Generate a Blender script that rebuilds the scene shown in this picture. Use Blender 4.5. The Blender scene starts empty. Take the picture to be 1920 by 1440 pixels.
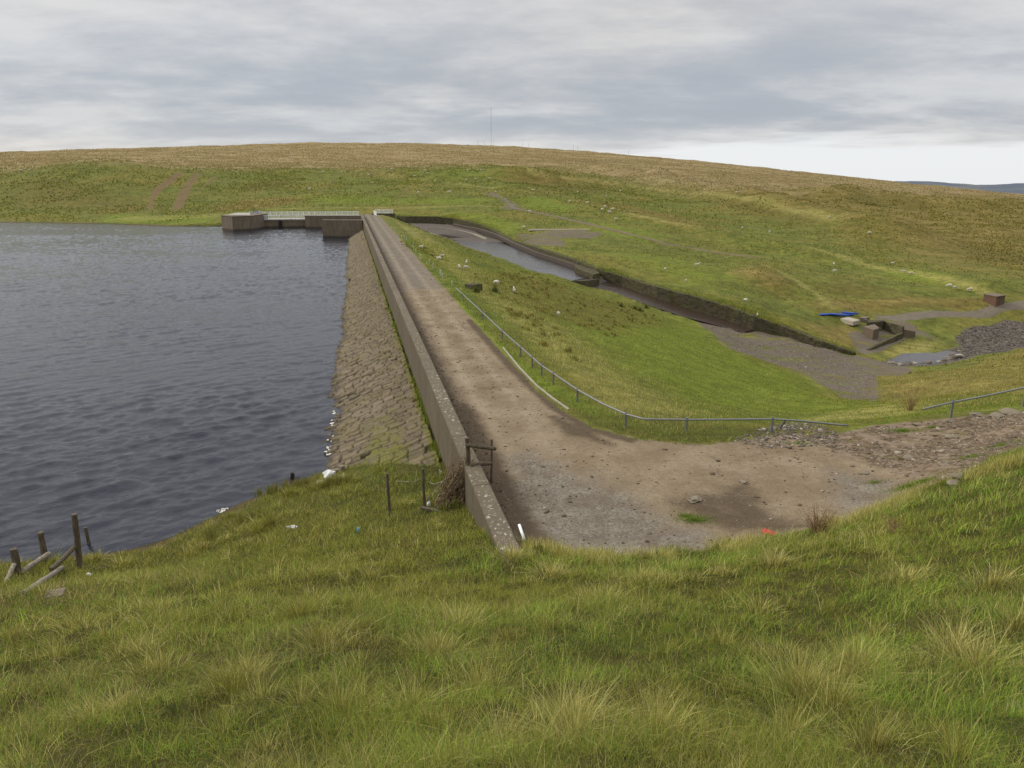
import bpy, bmesh, math, random
import numpy as np
from mathutils import Vector, Matrix

C = bpy.context.scene.collection
SC = bpy.context.scene
R = math.radians

# ---------------------------------------------------------------- camera
FPX, HOR, CZ = 1400.0, 335.0, 11.0
TH = math.atan((720 - HOR) / FPX)
ct, st = math.cos(TH), math.sin(TH)
cam_d = bpy.data.cameras.new('camera')
cam = bpy.data.objects.new('camera', cam_d)
C.objects.link(cam)
cam_d.sensor_width = 36
cam_d.lens = FPX / 1920 * 36
cam_d.clip_start = 0.1
cam_d.clip_end = 30000
cam.location = (0, 0, CZ)
cam.rotation_euler = (math.pi / 2 - TH, 0, 0)
SC.camera = cam
SC.view_settings.view_transform = 'Standard'
SC.view_settings.look = 'None'
SC.view_settings.exposure = 0.0
SC.view_settings.gamma = 1

# ---------------------------------------------------------------- node helpers
class NT:
    def __init__(s, tree):
        s.t = tree; s.n = tree.nodes; s.l = tree.links
    def new(s, typ, **kw):
        nd = s.n.new(typ)
        for k, v in kw.items(): setattr(nd, k, v)
        return nd
    def put(s, sock, v):
        if v is None: return
        if isinstance(v, bpy.types.NodeSocket): s.l.new(v, sock)
        elif isinstance(v, (tuple, list)):
            v = tuple(v)
            n = len(sock.default_value)
            sock.default_value = (v + (1,))[:n] if len(v) < n else v[:n]
        else: sock.default_value = v
    def math(s, op, a, b=None, c=None, clamp=False):
        nd = s.new('ShaderNodeMath', operation=op); nd.use_clamp = clamp
        s.put(nd.inputs[0], a); s.put(nd.inputs[1], b)
        if c is not None: s.put(nd.inputs[2], c)
        return nd.outputs[0]
    def vmath(s, op, a, b=None):
        nd = s.new('ShaderNodeVectorMath', operation=op)
        s.put(nd.inputs[0], a); s.put(nd.inputs[1], b)
        return nd.outputs[0]
    def mix(s, f, a, b, mode='MIX'):
        nd = s.new('ShaderNodeMix'); nd.data_type = 'RGBA'; nd.blend_type = mode
        s.put(nd.inputs[0], f); s.put(nd.inputs[6], a); s.put(nd.inputs[7], b)
        return nd.outputs[2]
    def noise(s, vec, scale, detail=4, rough=0.55, dist=0.0, col=False):
        nd = s.new('ShaderNodeTexNoise')
        s.put(nd.inputs['Vector'], vec); nd.inputs['Scale'].default_value = scale
        nd.inputs['Detail'].default_value = detail; nd.inputs['Roughness'].default_value = rough
        nd.inputs['Distortion'].default_value = dist
        return nd.outputs['Color' if col else 'Fac']
    def voro(s, vec, scale, feature='F1', out='Distance', rnd=1.0):
        nd = s.new('ShaderNodeTexVoronoi', feature=feature)
        s.put(nd.inputs['Vector'], vec); nd.inputs['Scale'].default_value = scale
        nd.inputs['Randomness'].default_value = rnd
        return nd.outputs[out]
    def ramp(s, f, a, b, lo=0.0, hi=1.0):
        nd = s.new('ShaderNodeMapRange', interpolation_type='SMOOTHSTEP')
        s.put(nd.inputs[0], f); s.put(nd.inputs[1], a); s.put(nd.inputs[2], b)
        s.put(nd.inputs[3], lo); s.put(nd.inputs[4], hi)
        return nd.outputs[0]
    def attr(s, name, out='Fac'):
        nd = s.new('ShaderNodeAttribute', attribute_name=name)
        return nd.outputs[out]
    def scale(s, vec, sc):
        nd = s.new('ShaderNodeMapping'); s.put(nd.inputs[0], vec); nd.inputs['Scale'].default_value = sc
        return nd.outputs[0]

def mat(name, rough=0.9, spec=0.3):
    m = bpy.data.materials.new(name); m.use_nodes = True
    nt = NT(m.node_tree)
    b = nt.n['Principled BSDF']
    b.inputs['Roughness'].default_value = rough
    b.inputs['Specular IOR Level'].default_value = spec
    return m, nt, b

def bump(nt, b, h, strength, dist):
    nd = nt.new('ShaderNodeBump'); nt.put(nd.inputs['Height'], h)
    nd.inputs['Strength'].default_value = strength; nd.inputs['Distance'].default_value = dist
    nt.l.new(nd.outputs[0], b.inputs['Normal'])

# ---------------------------------------------------------------- world: overcast cloud sheet over a Nishita sky
SUN_EL, SUN_ROT = R(33), R(-72)          # rotation from +Y, clockwise
W = bpy.data.worlds.new('World'); SC.world = W; W.use_nodes = True
w = NT(W.node_tree); w.n.clear()
out = w.new('ShaderNodeOutputWorld'); bg = w.new('ShaderNodeBackground')
w.l.new(bg.outputs[0], out.inputs[0])
sky = w.new('ShaderNodeTexSky', sky_type='NISHITA'); sky.sun_disc = False
sky.sun_elevation = SUN_EL; sky.sun_rotation = SUN_ROT; sky.altitude = 400
tc = w.new('ShaderNodeTexCoord'); dirv = tc.outputs['Generated']
sep = w.new('ShaderNodeSeparateXYZ'); w.l.new(dirv, sep.inputs[0])
zc = w.math('MAXIMUM', sep.outputs[2], 0.0)
inv = w.math('DIVIDE', 1.0, w.math('ADD', zc, 0.15))
px_ = w.math('MULTIPLY', sep.outputs[0], inv); py_ = w.math('MULTIPLY', sep.outputs[1], inv)
cmb = w.new('ShaderNodeCombineXYZ'); w.l.new(px_, cmb.inputs[0]); w.l.new(py_, cmb.inputs[1])
cl = w.scale(cmb.outputs[0], (0.75, 0.95, 1))
n1 = w.noise(cl, 0.95, 8, 0.58, 0.15)
n2 = w.noise(w.scale(cmb.outputs[0], (1.0, 1.5, 1)), 3.1, 8, 0.62)
nn = w.math('ADD', w.math('MULTIPLY', n1, 0.70), w.math('MULTIPLY', n2, 0.30))
dark = (0.53, 0.545, 0.58); light = (0.79, 0.785, 0.785)
ccol = w.mix(w.ramp(nn, 0.34, 0.65), dark, light)
warm = w.mix(w.ramp(w.noise(cl, 0.5, 2, 0.5), 0.4, 0.65), (1, 1, 1), (1.03, 1.0, 0.96))
ccol = w.mix(1.0, ccol, warm, 'MULTIPLY')
# darker belt above the horizon
belt = w.math('MULTIPLY', w.ramp(zc, 0.03, 0.07), w.ramp(zc, 0.24, 0.10))
ccol = w.mix(w.math('MULTIPLY', belt, w.ramp(n1, 0.64, 0.42, 0.3, 0.8)), ccol, (0.40, 0.44, 0.50))
# bright gap under the cloud edge, only to the north-east
az = w.math('ARCTAN2', sep.outputs[0], sep.outputs[1])
edge = w.math('ADD', 0.040, w.math('MULTIPLY', w.math('SUBTRACT', w.noise(w.scale(dirv, (5, 5, 60)), 1.0, 4, 0.55), 0.5), 0.055))
edge = w.math('MULTIPLY', edge, w.ramp(az, -0.12, 0.24))
gap = w.ramp(zc, w.math('ADD', edge, 0.010), w.math('SUBTRACT', edge, 0.008))
gap = w.math('MULTIPLY', gap, w.ramp(az, -0.10, 0.12))
ccol = w.mix(gap, ccol, (0.87, 0.89, 0.91))
# overcast skies brighten overhead
zen = w.ramp(zc, 0.30, 0.85, 1.0, 2.2)
sc3 = w.new('ShaderNodeCombineXYZ')
for i in range(3): w.l.new(zen, sc3.inputs[i])
ccol = w.mix(1.0, ccol, sc3.outputs[0], 'MULTIPLY')
# Nishita light filtering through
nsk = w.mix(1.0, sky.outputs[0], (0.1, 0.1, 0.1), 'MULTIPLY')
fin = w.mix(0.06, ccol, nsk)
w.l.new(fin, bg.inputs['Color']); bg.inputs['Strength'].default_value = 1.0

sl = bpy.data.lights.new('sun', 'SUN'); sl.energy = 2.3; sl.angle = R(12); sl.color = (1, 0.92, 0.78)
so = bpy.data.objects.new('sun', sl); C.objects.link(so)
sdir = Vector((math.sin(SUN_ROT) * math.cos(SUN_EL), math.cos(SUN_ROT) * math.cos(SUN_EL), math.sin(SUN_EL)))
so.rotation_euler = sdir.to_track_quat('Z', 'Y').to_euler()

# ---------------------------------------------------------------- pixel <-> place
def ray(u, v):
    x = (u - 960) / FPX; d = (v - 720) / FPX
    return np.array([x, ct - d * st, -st - d * ct])
def PZ(u, v, z):
    r = ray(u, v); t = (z - CZ) / r[2]
    return (r[0] * t, r[1] * t, z)
def PY(u, v, Y):
    r = ray(u, v); t = Y / r[1]
    return (r[0] * t, Y, CZ + r[2] * t)

# dam axis: P = P0 + s*t + d*n ; d = 0 is the road face of the parapet
TX, TY = -0.2097, 0.9778
NX, NY = 0.9778, 0.2097
WX0 = 4.36
def DS(x, y): return (x - WX0) * NX + y * NY, (x - WX0) * TX + y * TY
def DP(d, s, z=0.0): return (WX0 + s * TX + d * NX, s * TY + d * NY, z)

def smooth(a, b, x):
    t = np.clip((x - a) / (b - a), 0, 1)
    return t * t * (3 - 2 * t)

def vnoise(x, y, seed=0):
    xi = np.floor(x).astype(np.int64); yi = np.floor(y).astype(np.int64)
    fx = x - xi; fy = y - yi
    fx = fx * fx * (3 - 2 * fx); fy = fy * fy * (3 - 2 * fy)
    def h(i, j):
        n = (i * 374761393 + j * 668265263 + seed * 1442695041) & 0xffffffff
        n = ((n ^ (n >> 13)) * 1274126177) & 0xffffffff
        n = n ^ (n >> 16)
        return (n & 0xffff) / 65535.0
    a = h(xi, yi); b = h(xi + 1, yi); c = h(xi, yi + 1); d = h(xi + 1, yi + 1)
    return (a + (b - a) * fx) * (1 - fy) + (c + (d - c) * fx) * fy - 0.5
def fbm(x, y, o=4, seed=0):
    r = 0; a = 1; f = 1
    for i in range(o):
        r = r + a * vnoise(x * f + 17.3 * i, y * f - 9.1 * i, seed + i); a *= 0.5; f *= 2.03
    return r

# ---------------------------------------------------------------- channel stations: left px, right px, bed z
STN = [((742, 422), (745, 417), -3.9), ((760, 425), (800, 417.5), -4.1), ((787, 432), (850, 421), -4.5),
       ((815, 440), (902, 431), -5.3), ((838, 446), (930, 442), -6.5), ((846, 450), (958, 457), -7.0),
       ((884, 467), (1008, 478), -7.0), ((990, 504), (1075, 499), -7.0), ((1072, 526), (1120, 517), -7.0),
       ((1100, 536), (1140, 527), -7.9), ((1150, 548), (1167, 536), -8.6), ((1215, 570), (1233, 560), -9.8),
       ((1280, 592), (1300, 582), -11.2), ((1345, 608), (1365, 601), -12.3), ((1395, 622), (1413, 618), -13.2)]
CHL = [PZ(*a, z) for a, b, z in STN]; CHR = [PZ(*b, z) for a, b, z in STN]
# retaining wall on the far side of the channel: (u, v_top, v_base, z_base)
RWALL = [(737, 404, 416, -3.9), (760, 406.5, 418, -4.0), (800, 406.3, 418, -4.1), (822, 407, 419, -4.25), (850, 410, 421, -4.5),
         (884, 417.5, 427, -4.95), (902, 423, 431, -5.3), (919, 430, 437, -5.9), (940, 441, 447, -6.6), (962, 452, 458, -6.9),
         (1008, 466, 478, -7), (1075, 488, 500, -7), (1120, 505, 517, -7.1), (1140, 511, 527, -7.9), (1167, 520, 536, -8.6), (1233, 540, 560, -9.8),
         (1300, 557, 582, -11.2), (1365, 576, 601, -12.3), (1413, 594, 618, -13.2), (1461, 611, 629, -13.9),
         (1542, 642, 653, -15.0), (1605, 663, 666.5, -15.7)]
RWB = [PZ(u, vb, z) for u, vt, vb, z in RWALL]
RWT = [PY(u, vt, PZ(u, vb, z)[1]) for u, vt, vb, z in RWALL]

# ---------------------------------------------------------------- terrain control points
CP = []
def K(u, v, Y): CP.append(PY(u, v, Y))
def Z(u, v, z): CP.append(PZ(u, v, z))
# foreground slope
for a in [(0, 1440, 5.6), (480, 1440, 5.0), (960, 1440, 4.6), (1440, 1440, 4.4), (1920, 1440, 4.3),
          (0, 1300, 8.8), (480, 1300, 7.4), (960, 1310, 6.7), (1440, 1310, 6.3), (1920, 1310, 5.9),
          (0, 1200, 12.5), (480, 1200, 10.5), (960, 1200, 9.3), (1440, 1200, 8.6), (1920, 1200, 7.8),
          (0, 1130, 17.5), (300, 1130, 15.5), (700, 1100, 16.3), (960, 1100, 15.2), (1200, 1100, 13.5), (1450, 1100, 12.5), (1700, 1080, 12), (1920, 1080, 10.3),
          (1450, 1040, 17), (1700, 1000, 16.5), (1920, 980, 13.5), (1920, 900, 18), (1920, 855, 22), (1800, 890, 22.8),
          (1700, 932, 23.6), (1600, 965, 22.8), (1480, 1000, 21.6), (1300, 1032, 20.6), (1100, 1043, 20.1),
          (860, 1060, 18.5), (980, 1008, 19.9), (900, 1002, 21.2), (1040, 1035, 19.8)]: K(*a)
for a in [(1060, 1010, 0), (1200, 1010, 0), (1400, 985, .02), (1150, 950, 0), (1350, 930, 0), (1550, 930, .08), (1000, 880, 0), (1150, 850, 0), (1350, 850, 0), (1550, 860, .05),
          (1650, 890, .1), (1700, 850, .15), (1800, 840, .4), (1900, 815, .9), (1650, 815, .0), (1750, 800, .1), (1850, 780, .5), (1920, 775, .8), (1480, 820, 0), (1300, 815, 0), (1150, 800, 0),
          (1210, 802, 0), (1380, 806, 0), (1500, 802, -.05), (1600, 802, -.1), (1700, 785, -.1),
          (890, 948, -.65), (830, 955, -.85), (795, 957, -1.1), (730, 966, -1.35), (640, 975, -1.6), (560, 990, -1.9), (700, 905, -2.0), (800, 905, -1.5),
          (620, 915, -2.7), (540, 935, -2.9), (450, 962, -3.1), (400, 990, -3.2), (290, 1024, -3.35), (150, 1045, -3.35), (0, 1062, -3.3), (350, 1060, -2.3), (200, 1085, -2.3),
          (590, 893, -3.5), (520, 915, -3.5), (440, 950, -3.5), (350, 990, -3.5), (200, 1030, -3.7), (0, 1045, -3.7)]: Z(*a)
# bed of the reservoir
for x, y, z in [(-20, 35, -5), (-30, 33, -5), (-14, 45, -5.4), (-40, 45, -6), (-30, 70, -7), (-60, 60, -7), (-60, 120, -8), (-100, 90, -8), (-100, 180, -8), (-70, 200, -7), (-150, 200, -7),
                (-160, 100, -8), (-250, 150, -8), (-400, 150, -8), (-250, 220, -5), (-45, 30, -5), (-90, 30, -6), (-200, 30, -6), (-400, 30, -6)]: CP.append((x, y, z))
# dam crest and downstream slope
for s in range(36, 240, 7):
    for d, z in [(0, 0), (2.6, 0), (5.4, 0), (6.8, -.03), (8.2, -.25)]: CP.append(DP(d, s, z))
for s in range(46, 205, 12):
    CP.append(DP(14, s, -1.9)); 
    if s < 190: CP.append(DP(19, s, -3.3))
for s in range(50, 130, 12):
    CP.append(DP(28, s, -5.4 if s > 100 else -5.9))
CP.append(DP(40, 62, -9.6)); CP.append(DP(38, 80, -8.6)); CP.append(DP(20, 38, -3.0))
# channel edges and field
def _dens(P_, n):
    return [tuple(a_[i] + (b_[i] - a_[i]) * k / n for i in range(3)) for a_, b_ in zip(P_, P_[1:]) for k in range(n)] + [tuple(P_[-1])]
for p in _dens(CHL, 4): CP.append((p[0], p[1], p[2] + .05))
for p in _dens(RWT, 3): CP.append(p)
for a in [(1640, 752, -10), (1570, 720, -11.6), (1500, 690, -13), (1440, 672, -12.8), (1380, 655, -12.1), (1320, 615, -11.4), (1640, 690, -15), (1700, 700, -14.6), (1500, 660, -13.9),
          (1600, 668, -15.6), (1680, 668, -16.6), (1720, 680, -17), (1800, 655, -17.3), (1900, 630, -17.6), (1790, 640, -17.2),
          (1740, 630, -16.2), (1870, 600, -16.4)]: Z(*a)
for a in [(1920, 660, 108), (1820, 680, 98), (1750, 700, 88), (1850, 705, 74), (1920, 720, 60), (1700, 740, 71), (1750, 755, 56), (1850, 740, 48), (1920, 745, 45),
          (1100, 480, 160), (1000, 445, 205), (970, 440, 212), (900, 408, 262), (850, 402, 268), (800, 400, 268), (1050, 435, 216), (1100, 420, 250), (1200, 470, 186), (1300, 500, 164), (1250, 530, 140),
          (1400, 550, 139), (1450, 590, 124), (1500, 600, 126), (1530, 630, 119),
          (1300, 470, 205), (1200, 430, 245), (1500, 520, 165), (1450, 480, 215), (1540, 588, 143), (1620, 594, 141), (1600, 555, 155), (1750, 583, 146), (1861, 574, 152), (1920, 570, 155),
          (1500, 455, 255), (1700, 500, 220), (1850, 540, 180), (1920, 520, 205), (1900, 460, 320), (1900, 410, 470), (1920, 367, 850), (1700, 440, 350), (1700, 385, 540), (1800, 356, 920), (1700, 344, 1000),
          (1500, 405, 370), (1500, 360, 600), (1500, 323, 1100), (1620, 336, 1040), (1300, 430, 275), (1300, 385, 400), (1300, 345, 580), (1300, 303, 1100), (1400, 312, 1100),
          (1100, 400, 300), (1100, 365, 410), (1100, 330, 560), (1100, 284, 1150), (1200, 293, 1130), (950, 391, 285), (950, 360, 360), (950, 327, 480), (950, 310, 700), (950, 275, 1200), (1030, 279, 1180),
          (700, 390, 285), (700, 355, 350), (700, 322, 450), (700, 309, 700), (700, 268, 1200), (560, 268, 1200), (800, 269, 1200), (880, 273, 1200),
          (560, 400, 262), (460, 402, 258), (400, 399, 280), (400, 372, 325), (400, 335, 395), (400, 318, 450), (400, 300, 750), (400, 274, 1200), (300, 278, 1200), (540, 370, 330), (540, 330, 420), (540, 315, 500), (540, 300, 750),
          (250, 400, 285), (250, 360, 335), (250, 320, 390), (240, 304, 430), (150, 411, 268), (150, 398, 290), (150, 355, 340), (150, 315, 390), (150, 301, 425), (150, 284, 1200), (200, 281, 1200),
          (50, 405, 280), (0, 408, 280), (0, 385, 320), (0, 345, 375), (0, 318, 425), (60, 312, 425), (0, 292, 1200), (80, 289, 1200),
          (-300, 415, 280), (-300, 380, 330), (-300, 320, 420), (-300, 300, 1200), (-800, 400, 300), (-800, 330, 420), (-900, 300, 1200),
          (1900, 374, 1300), (1800, 366, 1400), (2000, 388, 1300), (2300, 395, 800), (2300, 420, 500), (2300, 520, 220), (2300, 600, 150), (2300, 700, 80), (2300, 760, 45), (2300, 900, 17), (2900, 380, 800), (2900, 600, 150), (2900, 700, 60)]: K(*a)
for x, y, z in [(-160, 480, 17), (-260, 520, 18), (-100, 520, 17), (0, 600, 19),
                (0, 1500, 60), (-600, 1500, 60), (600, 1500, 18), (1000, 1400, -30), (-1200, 1500, 40), (1600, 1200, -40), (0, 2600, -60), (-1500, 2600, -60), (1500, 2600, -80), (2500, 1500, -80),
                (0, 0, 9.3), (-6, 0, 8.5), (8, 0, 10), (0, -12, 13.5), (-30, -12, 10), (30, -12, 18), (0, -60, 28), (-80, -60, 18), (80, -60, 40), (-25, 8, 2.0), (-45, 12, -1.5), (-80, 15, -3.3),
                (25, 8, 12), (45, 12, 16), (60, 25, 15), (0, -400, 60), (-600, -200, 20), (600, -200, 60), (-1500, 0, 20), (1500, 0, 10)]: CP.append((x, y, z))
CP = np.array(CP)
MQC = 1.6
def _k(r2): return np.sqrt(r2 + MQC * MQC)
_D2 = ((CP[:, None, :2] - CP[None, :, :2]) ** 2).sum(-1)
_A = _k(_D2); _n = len(CP)
_A[np.arange(_n), np.arange(_n)] -= 0.25      # light smoothing (kernel is negative definite)
_M = np.zeros((_n + 3, _n + 3)); _M[:_n, :_n] = _A
_M[:_n, _n] = 1; _M[:_n, _n + 1:] = CP[:, :2] / 100; _M[_n, :_n] = 1; _M[_n + 1:, :_n] = (CP[:, :2] / 100).T
_w = np.linalg.solve(_M, np.concatenate([CP[:, 2], np.zeros(3)]))
def MQ(x, y):
    x = np.asarray(x, float).ravel(); y = np.asarray(y, float).ravel()
    o = np.empty(len(x))
    for i in range(0, len(x), 20000):
        X = x[i:i + 20000]; Y = y[i:i + 20000]
        o[i:i + 20000] = _k((X[:, None] - CP[:, 0]) ** 2 + (Y[:, None] - CP[:, 1]) ** 2) @ _w[:_n] + _w[_n] + _w[_n + 1] * X / 100 + _w[_n + 2] * Y / 100
    return o

def poly_sd(x, y, P):
    """signed distance, negative inside"""
    P = np.asarray(P, float); n = len(P)
    dmin = np.full(x.shape, 1e18); ins = np.zeros(x.shape, bool)
    for i in range(n):
        ax, ay = P[i][:2]; bx, by = P[(i + 1) % n][:2]
        ex, ey = bx - ax, by - ay
        t = np.clip(((x - ax) * ex + (y - ay) * ey) / (ex * ex + ey * ey + 1e-12), 0, 1)
        dmin = np.minimum(dmin, (x - ax - t * ex) ** 2 + (y - ay - t * ey) ** 2)
        c = ((ay > y) != (by > y)) & (x < (bx - ax) * (y - ay) / (by - ay + 1e-12) + ax)
        ins ^= c
    d = np.sqrt(dmin)
    return np.where(ins, -d, d)
def line_d(x, y, P):
    dmin = np.full(x.shape, 1e18)
    for i in range(len(P) - 1):
        ax, ay = P[i][:2]; bx, by = P[i + 1][:2]; ex, ey = bx - ax, by - ay
        t = np.clip(((x - ax) * ex + (y - ay) * ey) / (ex * ex + ey * ey + 1e-12), 0, 1)
        dmin = np.minimum(dmin, (x - ax - t * ex) ** 2 + (y - ay - t * ey) ** 2)
    return np.sqrt(dmin)

WATER = -3.5; WT = 0.62                      # water level, parapet thickness
def dw(s): return -6.05 + np.clip((s - 38) / 160, 0, 1) * 1.7       # waterline offset
def pitch_z(d, s):
    d0 = -WT - 0.15
    return -1.45 + (d - d0) / (dw(s) - d0) * (WATER + 1.45)
def _ext(a, b, e):
    d = Vector(b) - Vector(a); d.z = 0; d.normalize(); q = Vector(a) - d * e; return (q.x, q.y, a[2])
_XL = [PZ(1450, 637, -13.9), PZ(1530, 659, -15.0), PZ(1598, 671, -15.7)]; _XR = [PZ(1461, 629, -13.9), PZ(1542, 653, -15.0), PZ(1605, 666.5, -15.7)]
_L = CHL + _XL; _Rr = [_ext(b, a, .75) for a, b in zip(_L, CHR + _XR)]
RIDGES = [([PY(*p) for p in [(1120, 335, 600), (1180, 343, 560), (1330, 360, 480), (1450, 384, 400), (1560, 411, 340), (1640, 436, 300)]], 8.0, 26),
          ([PY(*p) for p in [(1100, 398, 300), (1250, 415, 270), (1400, 440, 240), (1550, 471, 215), (1700, 508, 195), (1840, 545, 168)]], 2.6, 8),
          ([PY(*p) for p in [(1400, 505, 175), (1440, 535, 155), (1520, 565, 148), (1545, 580, 143)]], 2.0, 6),
          ([PY(*p) for p in [(950, 335, 470), (1040, 322, 500), (1150, 338, 500)]], 5.0, 15),
          ([PY(*p) for p in [(700, 326, 440), (800, 330, 430), (900, 338, 410), (960, 350, 380)]], 3.5, 10),
          ([PY(*p) for p in [(1560, 372, 560), (1620, 362, 600), (1700, 372, 560), (1800, 385, 540)]], 8.0, 26)]
CHPOLY = [p[:2] for p in _L] + [p[:2] for p in _Rr[::-1]]
CHF = np.array(_L + _Rr)
CHO = np.array(([.9] * (len(CHL) - 1) + [.3, .08, .06, .05]) * 2)
BRIDGE_S = (232 / TY, 250 / TY)
def H(x, y, detail=True):
    shp = np.shape(x)
    x = np.asarray(x, float).ravel(); y = np.asarray(y, float).ravel()
    z = MQ(x, y)
    d, s = DS(x, y)
    r = np.hypot(x, y)
    if detail:
        z = z + fbm(x / 2.2, y / 2.2, 4, 3) * 0.30 * smooth(3, 8, r) * smooth(60, 20, r) * smooth(21.5, 17, y - 0.0 * x) \
              + fbm(x / 6, y / 6, 4, 8) * 0.35 * smooth(8, 14, d) * smooth(30, 60, r) * smooth(500, 200, r) \
              + fbm(x / 30, y / 30, 5, 11) * 2.6 * smooth(240, 500, r) * smooth(5, 20, y)
        z = z + fbm(x / 0.8, y / 0.8, 3, 5) * 0.20 * smooth(24, 16, y) * smooth(40, 20, r)
    for pl_, hh_, wd_ in RIDGES:
        q_ = (r > 120) & (r < 800)
        if q_.any():
            dl = line_d(x[q_], y[q_], pl_); z[q_] += hh_ * np.exp(-(dl / wd_) ** 2) * (1 + .5 * fbm(x[q_] / 25, y[q_] / 25, 3, 77))
    # crest of the dam
    m = smooth(-0.35, -0.25, d) * smooth(8.0, 6.6, d) * smooth(23, 30, s) * smooth(262, 250, s)
    z = z * (1 - m) + 0.0 * m
    # ground beneath the stone pitching
    m = smooth(-0.25, -0.35, d) * smooth(0, 1.6, s - 31.0 - 1.1 * np.clip(-d - .7, 0, 9)) * smooth(206, 203, s) * smooth(-8.6, -6.8, d)
    z = z * (1 - m) + (pitch_z(d, s) - 0.35) * m
    m = smooth(-7.2, -8.5, d) * smooth(44, 50, s) * smooth(206, 200, s) * smooth(-150, -100, d)
    z = z * (1 - m) + np.minimum(z, -5.5) * m
    # basin and spillway under the footbridge
    m = smooth(-0.2, -0.4, d) * smooth(203, 206, s) * smooth(258, 254, s) * smooth(-62, -60, d)
    z = z * (1 - m) + np.minimum(z, -6.0) * m
    # channel
    near = (x > -60) & (x < 60) & (y > 95) & (y < 275)
    if near.any():
        xs, ys = x[near], y[near]
        sd = poly_sd(xs, ys, CHPOLY)
        w2 = 1 / (((xs[:, None] - CHF[:, 0]) ** 2 + (ys[:, None] - CHF[:, 1]) ** 2) ** 1.5 + 1e-3)
        fl = (w2 * (CHF[:, 2] - CHO)).sum(1) / w2.sum(1)
        mm = smooth(0.25, -0.25, sd)
        z[near] = z[near] * (1 - mm) + np.minimum(z[near], fl) * mm
    return z.reshape(shp)
def H1(x, y): return float(H(np.array([x]), np.array([y]))[0])
def G(u, v, lo=3.0, hi=4000.0):
    """the place on the ground seen at a pixel of the photograph"""
    r = ray(u, v)
    t = np.geomspace(lo, hi, 500) / r[1]
    X, Y, Zr = r[0] * t, r[1] * t, CZ + r[2] * t
    h = H(X, Y)
    i = np.argmax(Zr < h)
    if i == 0: i = 499
    a, b = t[i - 1], t[i]
    for _ in range(2):
        tt = np.linspace(a, b, 12); hh = H(r[0] * tt, r[1] * tt); j = max(1, int(np.argmax(CZ + r[2] * tt < hh)))
        a, b = tt[j - 1], tt[j]
    return Vector((r[0] * b, r[1] * b, CZ + r[2] * b))
def GP(pts): return [G(*p) for p in pts]

# ---------------------------------------------------------------- mesh helpers
def tag(o, label=None, cat=None, group=None, kind=None):
    if label: o['label'] = label
    if cat: o['category'] = cat
    if group: o['group'] = group
    if kind: o['kind'] = kind
    return o
def empty(name, loc=(0, 0, 0), rz=0.0, label=None, cat=None, group=None):
    o = bpy.data.objects.new(name, None); C.objects.link(o); o.location = loc; o.rotation_euler = (0, 0, rz)
    return tag(o, label, cat, group)
def mesh_np(name, V, F, m, parent=None, smoothf=False):
    """V (n,3) array, F list of equal-length index rows or list of tuples"""
    me = bpy.data.meshes.new(name)
    if isinstance(F, np.ndarray):
        me.vertices.add(len(V)); me.vertices.foreach_set('co', np.asarray(V, np.float32).ravel())
        k = F.shape[1]
        me.loops.add(F.size); me.loops.foreach_set('vertex_index', F.astype(np.int32).ravel())
        me.polygons.add(len(F)); me.polygons.foreach_set('loop_start', np.arange(0, F.size, k, dtype=np.int32))
        me.polygons.foreach_set('loop_total', np.full(len(F), k, np.int32))
        me.update(calc_edges=True)
    else:
        me.from_pydata([tuple(v) for v in V], [], F); me.update()
    if smoothf: me.polygons.foreach_set('use_smooth', np.ones(len(me.polygons), bool))
    if m: me.materials.append(m)
    o = bpy.data.objects.new(name, me); C.objects.link(o)
    if parent: o.parent = parent
    return o
def obj(name, bm, m, parent=None, bev=0.0, smoothf=False):
    if bev > 0:
        bmesh.ops.bevel(bm, geom=[e for e in bm.edges], offset=bev, segments=2, affect='EDGES', profile=0.6)
    me = bpy.data.meshes.new(name); bm.to_mesh(me); bm.free()
    if smoothf:
        me.polygons.foreach_set('use_smooth', np.ones(len(me.polygons), bool))
    if m: me.materials.append(m)
    o = bpy.data.objects.new(name, me); C.objects.link(o)
    if parent: o.parent = parent
    return o
def box(bm, c, s, rz=0.0, rot=None):
    M = Matrix.Translation(c) @ (rot if rot else Matrix.Rotation(rz, 4, 'Z')) @ Matrix.Diagonal((s[0], s[1], s[2], 1))
    return bmesh.ops.create_cube(bm, size=1, matrix=M)['verts']
def tube(bm, pts, rad, n=8, cap=True):
    pts = [Vector(p) for p in pts]
    if not hasattr(rad, '__len__'): rad = [rad] * len(pts)
    rings = []
    for i, p in enumerate(pts):
        a = pts[max(i - 1, 0)]; b = pts[min(i + 1, len(pts) - 1)]
        t = (b - a).normalized()
        up = Vector((0, 0, 1)) if abs(t.z) < 0.9 else Vector((1, 0, 0))
        s1 = t.cross(up).normalized(); s2 = s1.cross(t)
        rings.append([bm.verts.new(p + (s1 * math.cos(q) + s2 * math.sin(q)) * rad[i]) for q in [2 * math.pi * k / n for k in range(n)]])
    for a, b in zip(rings, rings[1:]):
        for k in range(n): bm.faces.new((a[k], a[(k + 1) % n], b[(k + 1) % n], b[k]))
    if cap:
        bm.faces.new(rings[0][::-1]); bm.faces.new(rings[-1])
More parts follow.
